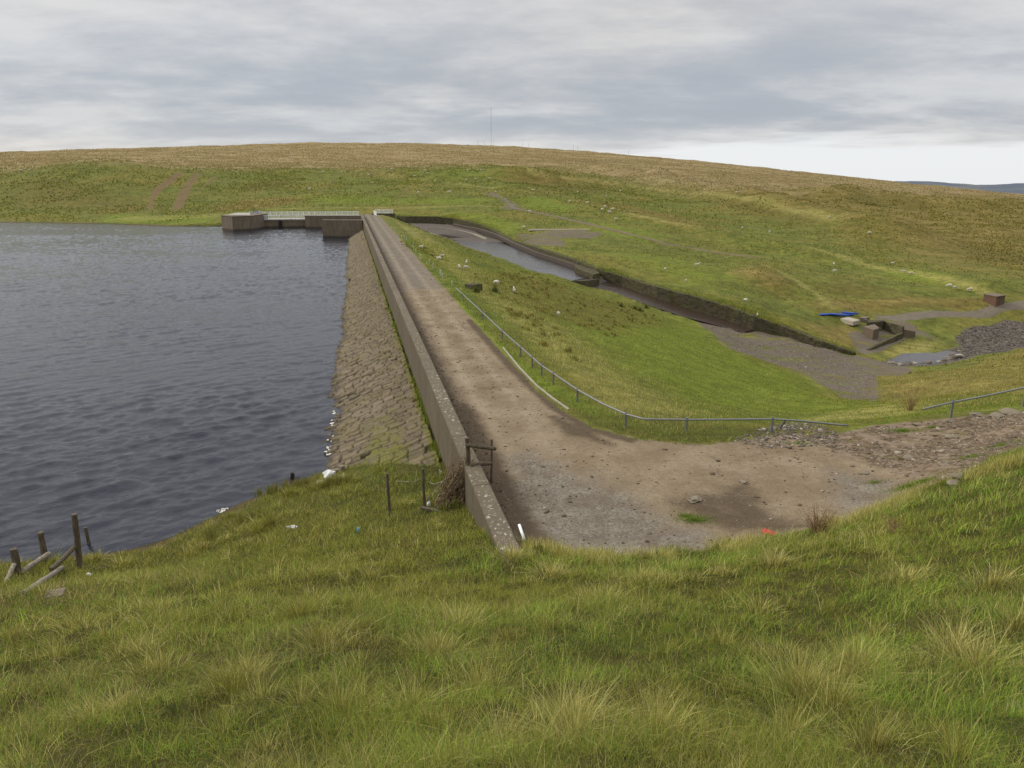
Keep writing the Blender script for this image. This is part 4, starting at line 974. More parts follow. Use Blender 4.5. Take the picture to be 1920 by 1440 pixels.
# white marker posts further along
zz = lambda x, y, ox, oy, k: (ox + x / k, oy + y / k)
M_POST, n_, b_ = mat('dull_white', .6, .3); b_.inputs['Base Color'].default_value = (.42, .44, .42, 1)
wp = [(zz(1240, 945, 640, 380, 6)), (zz(1140, 855, 640, 380, 6)), (zz(1105, 800, 640, 380, 6)), (zz(1122, 820, 640, 380, 6)), (zz(1022, 740, 640, 380, 6)), (zz(988, 692, 640, 380, 6)),
      (zz(895, 640, 640, 380, 6)), (zz(880, 625, 640, 380, 6)), (zz(838, 572, 640, 380, 6)), (zz(812, 542, 640, 380, 6)), (zz(788, 500, 640, 380, 6)), (zz(735, 430, 640, 380, 6)), (zz(710, 415, 640, 380, 6)), (zz(680, 405, 640, 380, 6)), (zz(650, 392, 640, 380, 6)), (zz(600, 345, 640, 380, 6)), (zz(565, 295, 640, 380, 6))]
lab = ['nearest stubby white marker post, just beyond the end of the guard rail', 'second white marker post beyond the guard rail, upright and tall', 'rear one of a close pair of white marker posts on the verge', 'front one of a close pair of white marker posts on the verge',
       'leaning white marker post halfway between the two close pairs', 'short white marker post just beyond the leaning one', 'thick white marker post beside the road, front of three near the resting sheep', 'thin white marker post right behind the thick one', 'white marker post below the resting sheep on the bank', 'slim white marker post left of the resting sheep',
       'strongly tilted white marker post on the grassy verge', 'pale marker post in the long grass clump of the verge', 'white marker post standing just before the long grass clump', 'small white marker post midway along the far verge', 'small white marker post at the start of the far row',
       'tiny white marker post among pale grass near the far end of the dam', 'farthest tiny white marker post close to the bridge railing']
for k, (u, v) in enumerate(wp):
    p = G(u, v); hh = .62 if k < 6 else .72 if k < 12 else .7
    tilt = (.5 if k == 10 else .22 if k == 4 else random.Random(k).uniform(-.12, .12))
    r = empty('marker_post', p, label=lab[k], cat='marker post', group='white marker posts along the dam verge')
    bm = bmesh.new(); wd = .10 if k in (6,) else .065
    tube(bm, [(0, 0, -.2), (tilt * hh * .9, 0, hh - .07)], wd / 1.6, 6); obj('shaft', bm, M_POST, r)
    bm = bmesh.new(); tube(bm, [(tilt * hh * .9, 0, hh - .07), (tilt * hh, 0, hh)], [wd / 1.5, wd / 2.4], 6); obj('cap', bm, M_WHITE, r)

# ---------------------------------------------------------------- wooden stile over the parapet
def rough_pole(name, pts, rad, m, parent=None, n=9, seed=0):
    rng = random.Random(seed); P_ = [Vector(p) for p in pts]; q = []; rr_ = []
    rad = rad if hasattr(rad, '__len__') else [rad] * len(P_)
    for i in range(len(P_) - 1):
        for k in range(5):
            t = k / 5; q.append(P_[i].lerp(P_[i + 1], t) + Vector((rng.uniform(-1, 1), rng.uniform(-1, 1), 0)) * rad[i] * .12); rr_.append((rad[i] * (1 - t) + rad[i + 1] * t) * rng.uniform(.92, 1.08))
    q.append(P_[-1]); rr_.append(rad[-1] * .96)
    bm = bmesh.new(); tube(bm, q, rr_, n)
    return obj(name, bm, m, parent, smoothf=False)
sb = Vector(PY(884.5, 946, 25.6)); sb.z = H1(sb.x, sb.y) - .1
stile = empty('stile', sb, label='rough wooden stile of two posts and two crossbars over the parapet wall', cat='stile')
topL = Vector(PY(875.5, 821, 25.6)) - sb; mid1 = Vector(PY(879, 834, 25.45)) - sb; mid1b = Vector(PY(929.5, 841.5, 25.9)) - sb
mid2 = Vector(PY(882, 872, 25.45)) - sb; mid2b = Vector(PY(921, 868.5, 26.0)) - sb
rough_pole('post', [(0, 0, -.1), tuple(topL)], .085, M_WOOD, stile, seed=1)
topR = Vector(PY(921.8, 824, 26.2)) - sb
rough_pole('post', [tuple(Vector((topR.x - .02, topR.y, -sb.z - .1))), tuple(topR)], .045, M_WOOD, stile, seed=2)
rough_pole('crossbar', [tuple(mid1 - Vector((.1, .04, 0))), tuple(mid1b)], .07, M_WOOD, stile, seed=3)
rough_pole('crossbar', [tuple(mid2), tuple(mid2b)], .075, M_WOOD, stile, seed=4)
# brushwood heaped against the post
def brush():
    rng = random.Random(7); c = Vector(PY(862, 938, 25.9)); c.z = H1(c.x, c.y) - .1
    bm = bmesh.new(); tip = Vector(PY(878, 862, 25.6)) - c
    for k in range(120):
        b0 = Vector((rng.uniform(-1.05, .30), rng.uniform(-.5, .25), rng.uniform(0, .12))); b1 = tip + Vector((rng.gauss(-.12, .34), rng.gauss(0, .16), rng.gauss(-.15, .32)))
        mid = (b0 + b1) / 2 + Vector((rng.gauss(0, .06), rng.gauss(0, .05), rng.gauss(.05, .05)))
        t0 = rng.uniform(0, .35); t1 = rng.uniform(.75, 1.15)
        tube(bm, [b0.lerp(b1, t0), mid, b0.lerp(b1, t1)], [rng.uniform(.010, .024), .013, .006], 4, False)
    o = obj('brushwood_heap', bm, M_STICK); o.location = c
    tag(o, 'heap of dry brown sticks stacked against the stile post and parapet wall', 'brushwood', kind='thing')
    def br(pxs, lab_, rad):
        P_ = [Vector(PY(u, v, y)) for u, v, y in pxs]; 
        bm = bmesh.new(); tube(bm, [p - P_[0] for p in P_], [rad, rad * .8, rad * .5, rad * .3][:len(P_)], 5); o = obj('fallen_branch', bm, M_WOODL); o.location = P_[0]
        tag(o, lab_, 'branch', kind='thing')
    br([(799, 937, 26.2), (826, 908, 26.3), (850, 878, 26.0), (862, 868, 25.9)], 'long bare branch leaning from the thin fence post toward the brushwood', .03)
    br([(832, 902, 26.8), (815, 908, 26.9), (806, 905, 27.2), (809, 897, 27.6)], 'pale curled branch lying in the grass left of the brushwood', .022)
    br([(829, 886, 28.3), (824, 880, 28.8), (826, 890, 28.0)], 'small forked bleached twig above the curled branch', .02)
    br([(745, 902, 30.1), (770, 904, 29.5), (800, 895, 29.6)], 'thin pale branch lying on the grass edge below the stone pitching', .018)
M_STICK, n_, b_ = mat('dry_sticks', .9, .2); g_ = n_.new('ShaderNodeNewGeometry'); n_.put(b_.inputs['Base Color'], n_.mix(n_.ramp(n_.noise(g_.outputs['Position'], 30, 2, .5), .38, .62), (0.06, 0.04, 0.025), (0.36, 0.27, 0.17)))
brush()
# two thin posts left of the stile
for k, (u, v, vt, lb) in enumerate([(731, 968, 888, 'thin weathered fence post standing alone in the grass left of the stile'), (796, 958, 879, 'thin weathered fence post between the lone post and the stile')]):
    g = G(u, v); t = Vector(PY(u - (5 if k == 0 else 3), vt, g.y)); o = rough_pole('fence_post', [(0, 0, -.2), tuple(t - g)], .055, M_WOOD, None, seed=20 + k); o.location = g; tag(o, lb, 'fence post', 'thin posts left of the stile', 'thing')
# plank lying at the foot of the second post
g0, g1 = G(795, 960), G(822, 959); bm = bmesh.new(); box(bm, (0, 0, .07), ((g1 - g0).length + .2, .14, .10), math.atan2(g1.y - g0.y, g1.x - g0.x)); o = obj('fallen_board', bm, M_WOOD); o.location = (g0 + g1) / 2
tag(o, 'dark board lying in the grass at the foot of the thin post', 'board', kind='thing')
# broken timber fence in the lower left corner
def corner_fence():
    items = []
    def post(u, v, vt, ut, rad, lb, y=None):
        g = G(u, v); t = Vector(PY(ut, vt, g.y)) - g
        o = rough_pole('fence_post', [(0, 0, -.25), tuple(t)], [rad * 1.1, rad], M_WOOD, None, n=10, seed=int(u)); o.location = g
        tag(o, lb, 'fence post', 'stout posts of the broken shore fence', 'thing'); return g, g + t
    A1 = post(150, 1066, 964, 139, .10, 'tallest thick wooden post of the broken fence by the shore')
    A2 = post(86, 1056, 998, 76, .105, 'middle stubby wooden post of the broken fence by the shore')
    A3 = post(36, 1078, 1029, 25, .12, 'leftmost squat wooden post of the broken fence, partly cut by the picture edge')
    A4 = post(169, 1030, 989, 160, .07, 'short splintered post stub just right of the tallest post')
    def log(pts, rad, lb, m=M_WOOD):
        P_ = [Vector(PY(*p)) for p in pts]; o = rough_pole('fence_rail', [tuple(p - P_[0]) for p in P_], rad, m, None, seed=int(pts[0][0])); o.location = P_[0]; tag(o, lb, 'fence rail', 'fallen rails of the broken shore fence', 'thing')
    y1 = A1[0].y; y3 = A3[0].y
    log([(139, 1026, y1 - .1), (118, 1048, y1 - .8), (96, 1068, y1 - 1.6)], .085, 'dark rail sloping down from the tallest fence post')
    log([(92, 1038, A2[0].y - .1), (66, 1055, A2[0].y - 1.2), (44, 1070, A2[0].y - 2)], .095, 'grey rail lying between the stubby post and the squat post', M_WOODL)
    log([(27, 1058, y3 - .1), (12, 1090, y3 - 1.0), (-2, 1124, y3 - 1.9)], .075, 'pale barkless rail leaning from the squat post toward the lower left edge', M_WOODL)
    g0 = G(44, 1118); g1 = G(118, 1070); o = rough_pole('fence_rail', [(0, 0, .06), tuple(g1 - g0 + Vector((0, 0, .12)))], .09, M_WOODL, None, seed=5); o.location = g0; tag(o, 'thick rail lying low across the grass between the fallen timbers', 'fence rail', 'fallen rails of the broken shore fence', 'thing')
    g0 = G(82, 1122); g1 = G(122, 1116); bm = bmesh.new(); box(bm, (0, 0, .08), ((g1 - g0).length, .45, .10), .3); o = obj('flat_stone', bm, M_SLAB, bev=.03); o.location = (g0 + g1) / 2; tag(o, 'flat brown stone in the grass below the broken fence', 'stone', kind='thing')
M_SLAB, n_, b_ = mat('field_stone', .9, .25); g_ = n_.new('ShaderNodeNewGeometry'); n_.put(b_.inputs['Base Color'], n_.mix(n_.noise(g_.outputs['Position'], 5, 5, .7), (0.12, 0.098, 0.07), (0.25, 0.21, 0.155))); bump(n_, b_, n_.noise(g_.outputs['Position'], 20, 4, .6), .5, .02)
corner_fence()

# ---------------------------------------------------------------- outlet works in the valley
def blk(name, pxs, ztop, zb, m, label, cat):
    bm = bmesh.new(); prism(bm, [xy(PZ(u, v, ztop)) for u, v in pxs], zb, ztop)
    return tag(obj(name, bm, m), label, cat, kind='thing')
M_BRICK, n_, b_ = mat('red_brown_brick', .9, .2)
g_ = n_.new('ShaderNodeTexCoord'); br_ = n_.new('ShaderNodeTexBrick'); n_.l.new(n_.scale(g_.outputs['Object'], (1, 1, 1)), br_.inputs['Vector'])
sx = n_.new('ShaderNodeSeparateXYZ'); n_.l.new(g_.outputs['Object'], sx.inputs[0]); cx_ = n_.new('ShaderNodeCombineXYZ'); n_.l.new(n_.math('ADD', sx.outputs[0], sx.outputs[1]), cx_.inputs[0]); n_.l.new(sx.outputs[2], cx_.inputs[1]); n_.l.new(cx_.outputs[0], br_.inputs['Vector'])
br_.inputs['Color1'].default_value = (.15, .07, .045, 1); br_.inputs['Color2'].default_value = (.10, .05, .035, 1); br_.inputs['Mortar'].default_value = (.14, .12, .10, 1); br_.inputs['Scale'].default_value = 1; br_.inputs['Brick Width'].default_value = .45; br_.inputs['Row Height'].default_value = .15; br_.inputs['Mortar Size'].default_value = .015
n_.put(b_.inputs['Base Color'], br_.outputs['Color'])
bh = G(1866, 574.5); hz = 1.95
bhp = [Vector(PZ(u, v, bh.z)) - bh for u, v in [(1842, 570), (1866, 574.8), (1882, 572.5), (1860, 566)]]
bhp[3] = bhp[0] + bhp[2] - bhp[1]
hut = empty('brick_hut', bh, label='small flat-roofed red brick hut beside the valley track', cat='brick hut')
bm = bmesh.new(); prism(bm, [xy(p) for p in bhp], -.5, hz); obj('wall', bm, M_BRICK, hut)
c0 = sum(bhp, Vector()) / 4
bm = bmesh.new(); prism(bm, [xy(c0 + (p - c0) * 1.07) for p in bhp], hz, hz + .18); obj('roof', bm, M_CON, hut)
e = (bhp[2] - bhp[1]).normalized(); mid_ = (bhp[1] + bhp[2]) / 2; nrm = Vector((e.y, -e.x, 0))
bm = bmesh.new(); box(bm, mid_ + nrm * .02 + Vector((0, 0, .85)), (.8, .06, 1.7), math.atan2(e.y, e.x)); obj('door', bm, M_WOOD, hut)
# outlet basin: wing walls, valve chamber, culvert head
gz = G(1700, 640).z
def wl_(name, p, q, zt0, zt1, zb, th, m, label, cat='wing wall'):
    p, q = Vector(p), Vector(q); d = (q - p); d.z = 0; d.normalize(); nn_ = Vector((-d.y, d.x, 0)) * th
    bm = bmesh.new(); prism(bm, [xy(p), xy(q), xy(q + nn_), xy(p + nn_)], zb, [zt0, zt1, zt1, zt0]); return tag(obj(name, bm, m), label, cat, kind='thing')
zo = -16.0
wl_('outlet_wall', PZ(1616, 664, zo), PZ(1693, 633, zo), zo + .25, zo + .9, zo - 3, .5, M_BANKW, 'low concrete wall slanting up toward the outlet basin from the stream')
wl_('outlet_wall', PZ(1693, 632, zo), PZ(1650, 622, zo), zo + 1.9, zo + 2.1, zo - 2, .4, M_BANKW, 'tall dark concrete wall at the back of the outlet basin')
wl_('outlet_wall', PZ(1694, 632, zo), PZ(1716, 628, zo + .3), zo + 1.35, zo + .9, zo - 2, .4, M_CON, 'tapering concrete wing wall right of the outlet basin')
blk('valve_chamber', [(1619, 612), (1638, 618.5), (1649, 615), (1640, 608)], zo + 2.1, zo - 1.5, M_CON, 'square brown concrete valve chamber inside the outlet basin', 'valve chamber')
blk('small_chamber', [(1612, 596), (1624, 597), (1631, 594), (1618, 592)], zo + 2.2, zo, M_CON, 'small dark concrete box behind the valve chamber', 'chamber')
blk('culvert_beam', [(1625, 605), (1656, 602), (1658, 599.5), (1632, 600.5)], zo + 2.3, zo + 1.2, M_BANKW, 'flat dark concrete beam behind the outlet basin', 'beam')
gs = G(1590, 601).z
blk('cover_slab', [(1576, 597), (1600, 603), (1613, 600), (1590, 594)], gs + .45, gs - .3, M_KERB, 'pale concrete cover slab on the grass beside the blue pipes', 'slab')
M_BLUE, n_, b_ = mat('blue_plastic', .4, .5); b_.inputs['Base Color'].default_value = (.012, .075, .42, 1)
pl = ['longest bright blue pipe of the stack beside the track', 'blue pipe lying slightly askew at the front of the stack', 'shorter blue pipe at the left end of the stack', 'blue pipe at the right end of the stack nearest the outlet']
for k, (u0, v0, u1, v1, lb) in enumerate([(1540, 589, 1600, 590, pl[0]), (1556, 591, 1590, 594, pl[1]), (1538, 590, 1568, 588.5, pl[2]), (1578, 588, 1608, 590.5, pl[3])]):
    a_, b_2 = G(u0, v0 + 2), G(u1, v1 + 2)
    bm = bmesh.new(); tube(bm, [Vector((0, 0, .18 + .25 * (k % 2))), b_2 - a_ + Vector((0, 0, .18 + .25 * (k % 2)))], .17, 10); o = obj('blue_pipe', bm, M_BLUE, smoothf=True); o.location = a_; tag(o, lb, 'pipe', 'blue pipes stacked beside the valley track', 'thing')
# handrail round the valve chamber
r = empty('handrail', G(1612, 606), label='thin galvanised handrail around the valve chamber', cat='handrail'); o0 = r.location
hp = [PY(1603, 604, 139), PY(1614, 607, 137), PY(1628, 611, 134)]
bm = bmesh.new(); tube(bm, [Vector(p) + Vector((0, 0, 1.0)) - o0 for p in hp], .04, 5); obj('rail', bm, M_GALV, r)
for p in hp:
    bm = bmesh.new(); tube(bm, [Vector(p) - o0 - Vector((0, 0, .6)), Vector(p) - o0 + Vector((0, 0, 1.0))], .04, 5); obj('post', bm, M_GALV, r)
# buried concrete slab on the field, dark inlet box on the bank, little marker
def slabbox(name, p0, p1, wd, hg, m, label, cat):
    a_, b_2 = G(*p0), G(*p1); d = b_2 - a_; bm = bmesh.new(); box(bm, (0, 0, 0), (Vector((d.x, d.y)).length, wd, hg), math.atan2(d.y, d.x)); o = obj(name, bm, m, bev=.03); o.location = (a_ + b_2) / 2 + Vector((0, 0, hg * .25)); return tag(o, label, cat, kind='thing')
slabbox('field_slab', (992, 434), (1106, 430), 2.2, .5, M_KERB, 'long pale concrete slab edge exposed in the field above the gravel', 'slab')
slabbox('inlet_box', (879, 541), (897, 543), 1.3, .75, M_BANKW, 'dark square concrete inlet box set in the embankment among rushes', 'inlet box')
g = G(1096, 492); bm = bmesh.new(); tube(bm, [(0, 0, 0), (0, 0, 1.3)], .06, 5); o = obj('gauge_post', bm, M_GALV); o.location = g; tag(o, 'slim pale post on the field edge above the pool', 'post', kind='thing')
g = G(658, 528); g = Vector(PZ(656, 531, WATER)); bm = bmesh.new(); tube(bm, [(0, 0, -1), (0, 0, .7)], .12, 7); o = obj('water_stake', bm, M_WOOD); o.location = g; tag(o, 'dark wooden stake standing in the water beside the stone pitching', 'stake', kind='thing')
g = Vector(PZ(547, 899, WATER)); rough_pole_o = rough_pole('tree_stump', [(0, 0, -.5), (.05, 0, .35)], [.16, .09], M_DARK, None, seed=3); rough_pole_o.location = g; tag(rough_pole_o, 'small black stump poking out of the water near the shore', 'stump', kind='thing')
# white pipe standing at the buried end of the parapet
a_ = Vector(PY(983, 1012, 20.0)); b_2 = Vector(PY(973.5, 984, 20.5)); bm = bmesh.new(); tube(bm, [Vector(), b_2 - a_], .045, 10); o = obj('white_pipe', bm, M_WHITE, smoothf=True); o.location = a_; tag(o, 'short white pipe leaning against the near end of the parapet wall', 'pipe', kind='thing')

# ---------------------------------------------------------------- masts on the skyline
def mast(u, vt, Y, rad, label, guys=False):
    g = PY(u, 276, Y); zg = min(H1(g[0], min(Y, 3000)), g[2] - 2) if Y < 3000 else g[2] - 5
    t = PY(u, vt, Y)[2]
    m, n_, b_ = MM
    r = empty('radio_mast', (g[0], g[1], zg), label=label, cat='mast', group='masts on the skyline')
    bm = bmesh.new(); h = t - zg
    for k in range(3):
        q = k * 2.094; tube(bm, [(math.cos(q) * rad, math.sin(q) * rad, 0), (math.cos(q) * rad, math.sin(q) * rad, h)], rad * .28, 4)
    for k in range(int(h / (rad * 3))):
        z = k * rad * 3
        for q in range(3):
            a1, a2 = q * 2.094, (q + 1) * 2.094; tube(bm, [(math.cos(a1) * rad, math.sin(a1) * rad, z), (math.cos(a2) * rad, math.sin(a2) * rad, z + rad * 3)], rad * .14, 3, False)
    obj('lattice', bm, m, r)
    if guys:
        bm = bmesh.new(); box(bm, (0, 0, 4), (9, 6, 8)); obj('base_building', bm, M_CON, r)
MM = mat('mast_steel', .6, .3); MM[2].inputs['Base Color'].default_value = (.24, .26, .29, 1)
mast(921, 201, 1500, .35, 'tall thin lattice radio mast standing on the moor skyline', True)
for u, vt, lb in [(896, 262, 'small thin mast left of the tall one'), (908, 264, 'tiny mast just left of the tall one'), (926, 256, 'slim pole close to the right of the tall mast'), (980, 267, 'left one of a pair of small masts right of the tall one'), (991, 266, 'right one of a pair of small masts right of the tall one'),
                  (1075, 271, 'left one of two faint masts further right on the skyline'), (1083, 272, 'right one of two faint masts further right on the skyline'), (1179, 280, 'faint lone mast where the skyline starts to fall')]:
    mast(u, vt, 1500, .22, lb)
#--PART4
# ---------------------------------------------------------------- sheep
M_WOOL, n_, b_ = mat('fleece', .95, .1); g_ = n_.new('ShaderNodeTexCoord'); q = n_.noise(g_.outputs['Object'], 9, 4, .7)
n_.put(b_.inputs['Base Color'], n_.mix(q, (.44, .41, .33), (.66, .63, .54))); bump(n_, b_, q, .8, .04)
M_SKIN, n_, b_ = mat('sheep_face', .9, .2); b_.inputs['Base Color'].default_value = (.42, .38, .31, 1)
def sheep_mesh(kind):
    """one continuous body grown from a skeleton; kind: stand, graze, lie"""
    low = .24 if kind == 'lie' else 0
    V_ = [(-.42, 0, .66), (-.12, 0, .68), (.20, 0, .67), (.40, 0, .70)]; rd = [(.20, .22), (.25, .26), (.24, .25), (.17, .19)]
    E_ = [(0, 1), (1, 2), (2, 3)]
    hd = {'stand': [(.55, 0, .86), (.66, 0, 1.0), (.80, 0, .97), (.90, 0, .90)], 'graze': [(.58, 0, .58), (.70, 0, .36), (.80, 0, .20), (.85, 0, .10)], 'lie': [(.54, 0, .84), (.64, 0, .97), (.78, 0, .94), (.88, 0, .88)]}[kind]
    V_ += hd; rd += [(.12, .13), (.085, .095), (.075, .08), (.045, .05)]; E_ += [(3, 4), (4, 5), (5, 6), (6, 7)]
    for sx_, side in ((.28, 1), (.28, -1), (-.34, 1), (-.34, -1)):
        root = 2 if sx_ > 0 else 0; n = len(V_); k = -.03 if sx_ > 0 else .06
        if kind == 'lie': V_ += [(sx_ + .05, side * .15, .50), (sx_ + .16, side * .20, .34), (sx_ + .0, side * .18, .28)]
        else: V_ += [(sx_, side * .12, .48), (sx_ - k, side * .12, .27), (sx_ + .01, side * .12, .02)]
        rd += [(.095, .095), (.042, .042), (.034, .034)]; E_ += [(root, n), (n, n + 1), (n + 1, n + 2)]
    n = len(V_); V_ += [(-.60, 0, .60), (-.64, 0, .44)]; rd += [(.05, .05), (.04, .04)]; E_ += [(0, n), (n, n + 1)]
    n = len(V_); 
    for side in (1, -1): V_ += [(hd[1][0] - .02, side * .13, hd[1][2] + .02)]; rd += [(.022, .03)]; E_ += [(5, len(V_) - 1)]
    me = bpy.data.meshes.new('sheep'); me.from_pydata([(x, y, z - low) for x, y, z in V_], E_, [])
    o = bpy.data.objects.new('tmp_sheep', me); C.objects.link(o)
    md = o.modifiers.new('skin', 'SKIN')
    for i, v in enumerate(me.skin_vertices[0].data): v.radius = rd[i]; v.use_root = (i == 1)
    o.modifiers.new('sub', 'SUBSURF').levels = 1
    dg = bpy.context.evaluated_depsgraph_get(); m2 = bpy.data.meshes.new_from_object(o.evaluated_get(dg))
    bpy.data.objects.remove(o); bpy.data.meshes.remove(me)
    m2.name = 'sheep'; m2.materials.clear(); m2.materials.append(M_WOOL); m2.materials.append(M_SKIN)
    for p in m2.polygons:
        c = p.center; p.use_smooth = True
        if (c.x > hd[1][0] - .02 and (kind != 'graze' or c.z < .42)) or c.z + low < .36 and c.x < .55: p.material_index = 1
    return m2
SHEEP = {k: sheep_mesh(k) for k in ('stand', 'graze', 'lie')}
HX = lambda x, y: (480 + x / 4, 280 + y / 4)
SH = [ # u, v, pose, turn, label
 (790, 465, 'lie', 0, 'sheep resting on the bank beside the white marker posts, farthest up the dam'), (823, 487, 'lie', 3.1, 'front sheep of a touching pair on the embankment'), (829, 482, 'lie', .2, 'rear sheep of the touching pair on the embankment'),
 (862, 505, 'stand', 1.9, 'left sheep of a close trio on the embankment'), (875, 496, 'stand', 1.5, 'rear sheep of the close trio on the embankment'), (874, 505, 'graze', .4, 'right sheep of the close trio on the embankment'),
 (931, 534, 'graze', 2.6, 'lone sheep among rushes above the dark inlet box'), (964, 550, 'stand', 1.7, 'sheep on the embankment just below the lone one by the inlet box'), (1047, 593, 'graze', 1.8, 'sheep low on the green embankment, nearest the camera'),
 (993, 400, 'graze', 0, 'sheep at the foot of the grey hill track fork'), (982, 429, 'graze', 3, 'sheep beside the left end of the pale field slab'), (1247, 509, 'graze', 1.6, 'sheep in the green field above the retaining wall, left of three'), (1307, 501, 'stand', .1, 'sheep in the green field, upper right of three'), (1286, 529, 'graze', 1.5, 'sheep in the green field closest to the retaining wall'),
 (1155, 414, 'graze', .5, 'sheep grazing just right of the track below the small flock'), (1134, 390, 'graze', 0, 'top sheep of the small flock beyond the field slab'), (1129, 396, 'graze', 2, 'left sheep of the small flock beyond the field slab'), (1149, 395, 'graze', 3, 'right sheep of the small flock beyond the field slab'), (1143, 401, 'graze', .3, 'lowest sheep of the small flock beyond the field slab'),
 (1398, 566, 'graze', 2.2, 'sheep standing right on the grassy edge above the retaining wall'), (1420, 592, 'lie', 1.2, 'sheep lying by the lip of the retaining wall'), (1565, 512, 'graze', 0, 'sheep on the olive slope above the blue pipes, lower one'), (1563, 499, 'stand', 1.4, 'sheep on the olive slope above the blue pipes, upper one'),
 (1707, 516, 'graze', .2, 'right sheep of two on the bright green hollow'), (1693, 513, 'graze', 0, 'left sheep of two on the bright green hollow'), (1779, 540, 'graze', 2.9, 'left sheep of three in line above the brick hut'), (1790, 543, 'graze', .3, 'middle sheep of three in line above the brick hut'), (1818, 547, 'graze', 3.1, 'right sheep of three in line above the brick hut'),
 (999, 359, 'graze', 0, 'sheep on the dark green slope right of the hill track'), (1083, 362, 'graze', 1, 'sheep under the reedy scarp, middle of the slope'), (1163, 360, 'graze', 2, 'lone sheep on the slope to the right of the reedy scarp'), (1137, 370, 'graze', 1.5, 'sheep midway between the scarp and the small flock'), (1068, 380, 'stand', .1, 'sheep on the dark green slope above the small flock'), (1101, 383, 'graze', 3.1, 'sheep just right of the one on the dark green slope'),
 (1381, 363, 'graze', 0, 'sheep on the crest of the long spur'), (1264, 343, 'graze', 0, 'sheep at the top of the long spur near the moor'), (1554, 410, 'graze', .4, 'sheep at the pointed end of the long spur'), (1443, 438, 'graze', 1, 'sheep halfway along the lower spur'), (1392, 430, 'graze', 1, 'sheep on the lower spur left of the halfway one'), (1673, 497, 'stand', .2, 'sheep on the spur edge above the bright green hollow'), (1630, 440, 'graze', 0, 'tiny sheep on the brown slope far right'),
 (564, 316, 'graze', 0, 'tiny sheep on the rim of the green hill below the moor, second from left'), (549, 318, 'graze', 1, 'leftmost tiny sheep on the rim of the green hill below the moor'), (584, 314, 'graze', 2, 'tiny sheep right at the moor edge, third on the rim'), (597, 318, 'graze', 0, 'tiny sheep fourth along the rim below the moor'), (605, 325, 'stand', 1, 'tiny sheep just under the rim, above the worn path'), (580, 357, 'stand', .2, 'sheep beside the left worn path on the green hill'),
 (691, 330, 'graze', 0, 'sheep on the pale line crossing the green hill'), (699, 345, 'graze', 1, 'sheep below the pale line crossing the green hill'), (728, 323, 'graze', 2, 'left sheep of a pair above the pale line'), (734, 319, 'graze', 0, 'right sheep of a pair above the pale line'), (766, 315, 'graze', 0, 'tiny sheep at the moor edge, first of three in a row'), (780, 315, 'graze', 0, 'tiny sheep at the moor edge, second of three in a row'),
 (795, 316, 'graze', 2.9, 'tiny sheep at the moor edge, third of three in a row'), (797, 322, 'graze', 0, 'tiny sheep just under the third one of the row'), (802, 327, 'graze', 1, 'tiny sheep below the row at the moor edge, lowest right'), (777, 332, 'graze', 0, 'left sheep of two on the upper pale line'), (790, 331, 'graze', 1.5, 'right sheep of two on the upper pale line'),
 (877, 321, 'graze', 0, 'tiny sheep left of the reedy hollow under the moor'), (902, 321, 'graze', 2.5, 'tiny sheep at the top of the reedy hollow'), (874, 340, 'stand', 1.4, 'sheep left on the straw-coloured bank under the hollow'), (892, 338, 'graze', 1, 'sheep in the middle of the straw-coloured bank'), (918, 337, 'graze', 0, 'sheep at the right end of the straw-coloured bank'),
 (784, 364, 'stand', 1.3, 'left sheep of two on the plain green hillside above the far track'), (842, 363, 'stand', .1, 'right sheep of two on the plain green hillside above the far track'), (930, 362, 'graze', 1.2, 'sheep beside the upper end of the grey hill track'), (40, 322, 'graze', 0, 'left sheep of two on the shoulder of the far left mound'), (56, 321, 'graze', 2, 'right sheep of two on the shoulder of the far left mound')]
for k, (u, v, pose, rot, lb) in enumerate(SH):
    p = G(u, v); o = bpy.data.objects.new('sheep', SHEEP[pose]); C.objects.link(o)
    o.location = p + Vector((0, 0, .12 if p.y > 150 else 0)); s_ = .64 + .06 * math.sin(k * 2.1) + (.50 if p.y > 250 else .22 if p.y > 150 else 0); o.scale = (s_, s_, s_); o.rotation_euler = (0, 0, rot)
    tag(o, lb, 'sheep', 'sheep grazing on the banks and hillside', 'thing')

# ---------------------------------------------------------------- litter and foam
def crumple(name, u, v, s, m, label, cat, seed=0, flat=.5, dz=.04):
    rng = np.random.default_rng(seed); bm = bmesh.new(); bmesh.ops.create_icosphere(bm, subdivisions=2, radius=1)
    for vv in bm.verts:
        k = 1 + rng.uniform(-.35, .35); vv.co = Vector((vv.co.x * s[0] * k, vv.co.y * s[1] * k, vv.co.z * s[2] * k))
    o = obj(name, bm, m); o.location = G(u, v) + Vector((0, 0, dz)); o.rotation_euler = (0, 0, rng.uniform(0, 3)); return tag(o, label, cat, kind='thing')
M_PAPER, n_, b_ = mat('white_litter', .7, .3); b_.inputs['Base Color'].default_value = (.66, .66, .66, 1)
M_SKY, n_, b_ = mat('light_blue_plastic', .4, .5); b_.inputs['Base Color'].default_value = (.22, .48, .68, 1)
M_RED2, n_, b_ = mat('red_cloth', .9, .2); b_.inputs['Base Color'].default_value = (.42, .05, .05, 1)
p = crumple('white_litter', 550, 990, (.20, .11, .05), M_PAPER, 'white scrap of litter with a long tail lying in the shore grass', 'litter', 1); p.rotation_euler = (0, 0, .2)
bm = bmesh.new(); tube(bm, [(0, 0, .03), (-.25, -.02, .05)], [.04, .02], 6); obj('tail', bm, M_PAPER, p)
crumple('blue_litter', 672, 999, (.06, .05, .11), M_SKY, 'small light blue plastic scrap in the grass left of the stile', 'litter', 2, dz=.10)
crumple('red_rag', 1442, 1001, (.30, .15, .045), M_RED2, 'flat red rag lying where the gravel meets the grass', 'rag', 3)
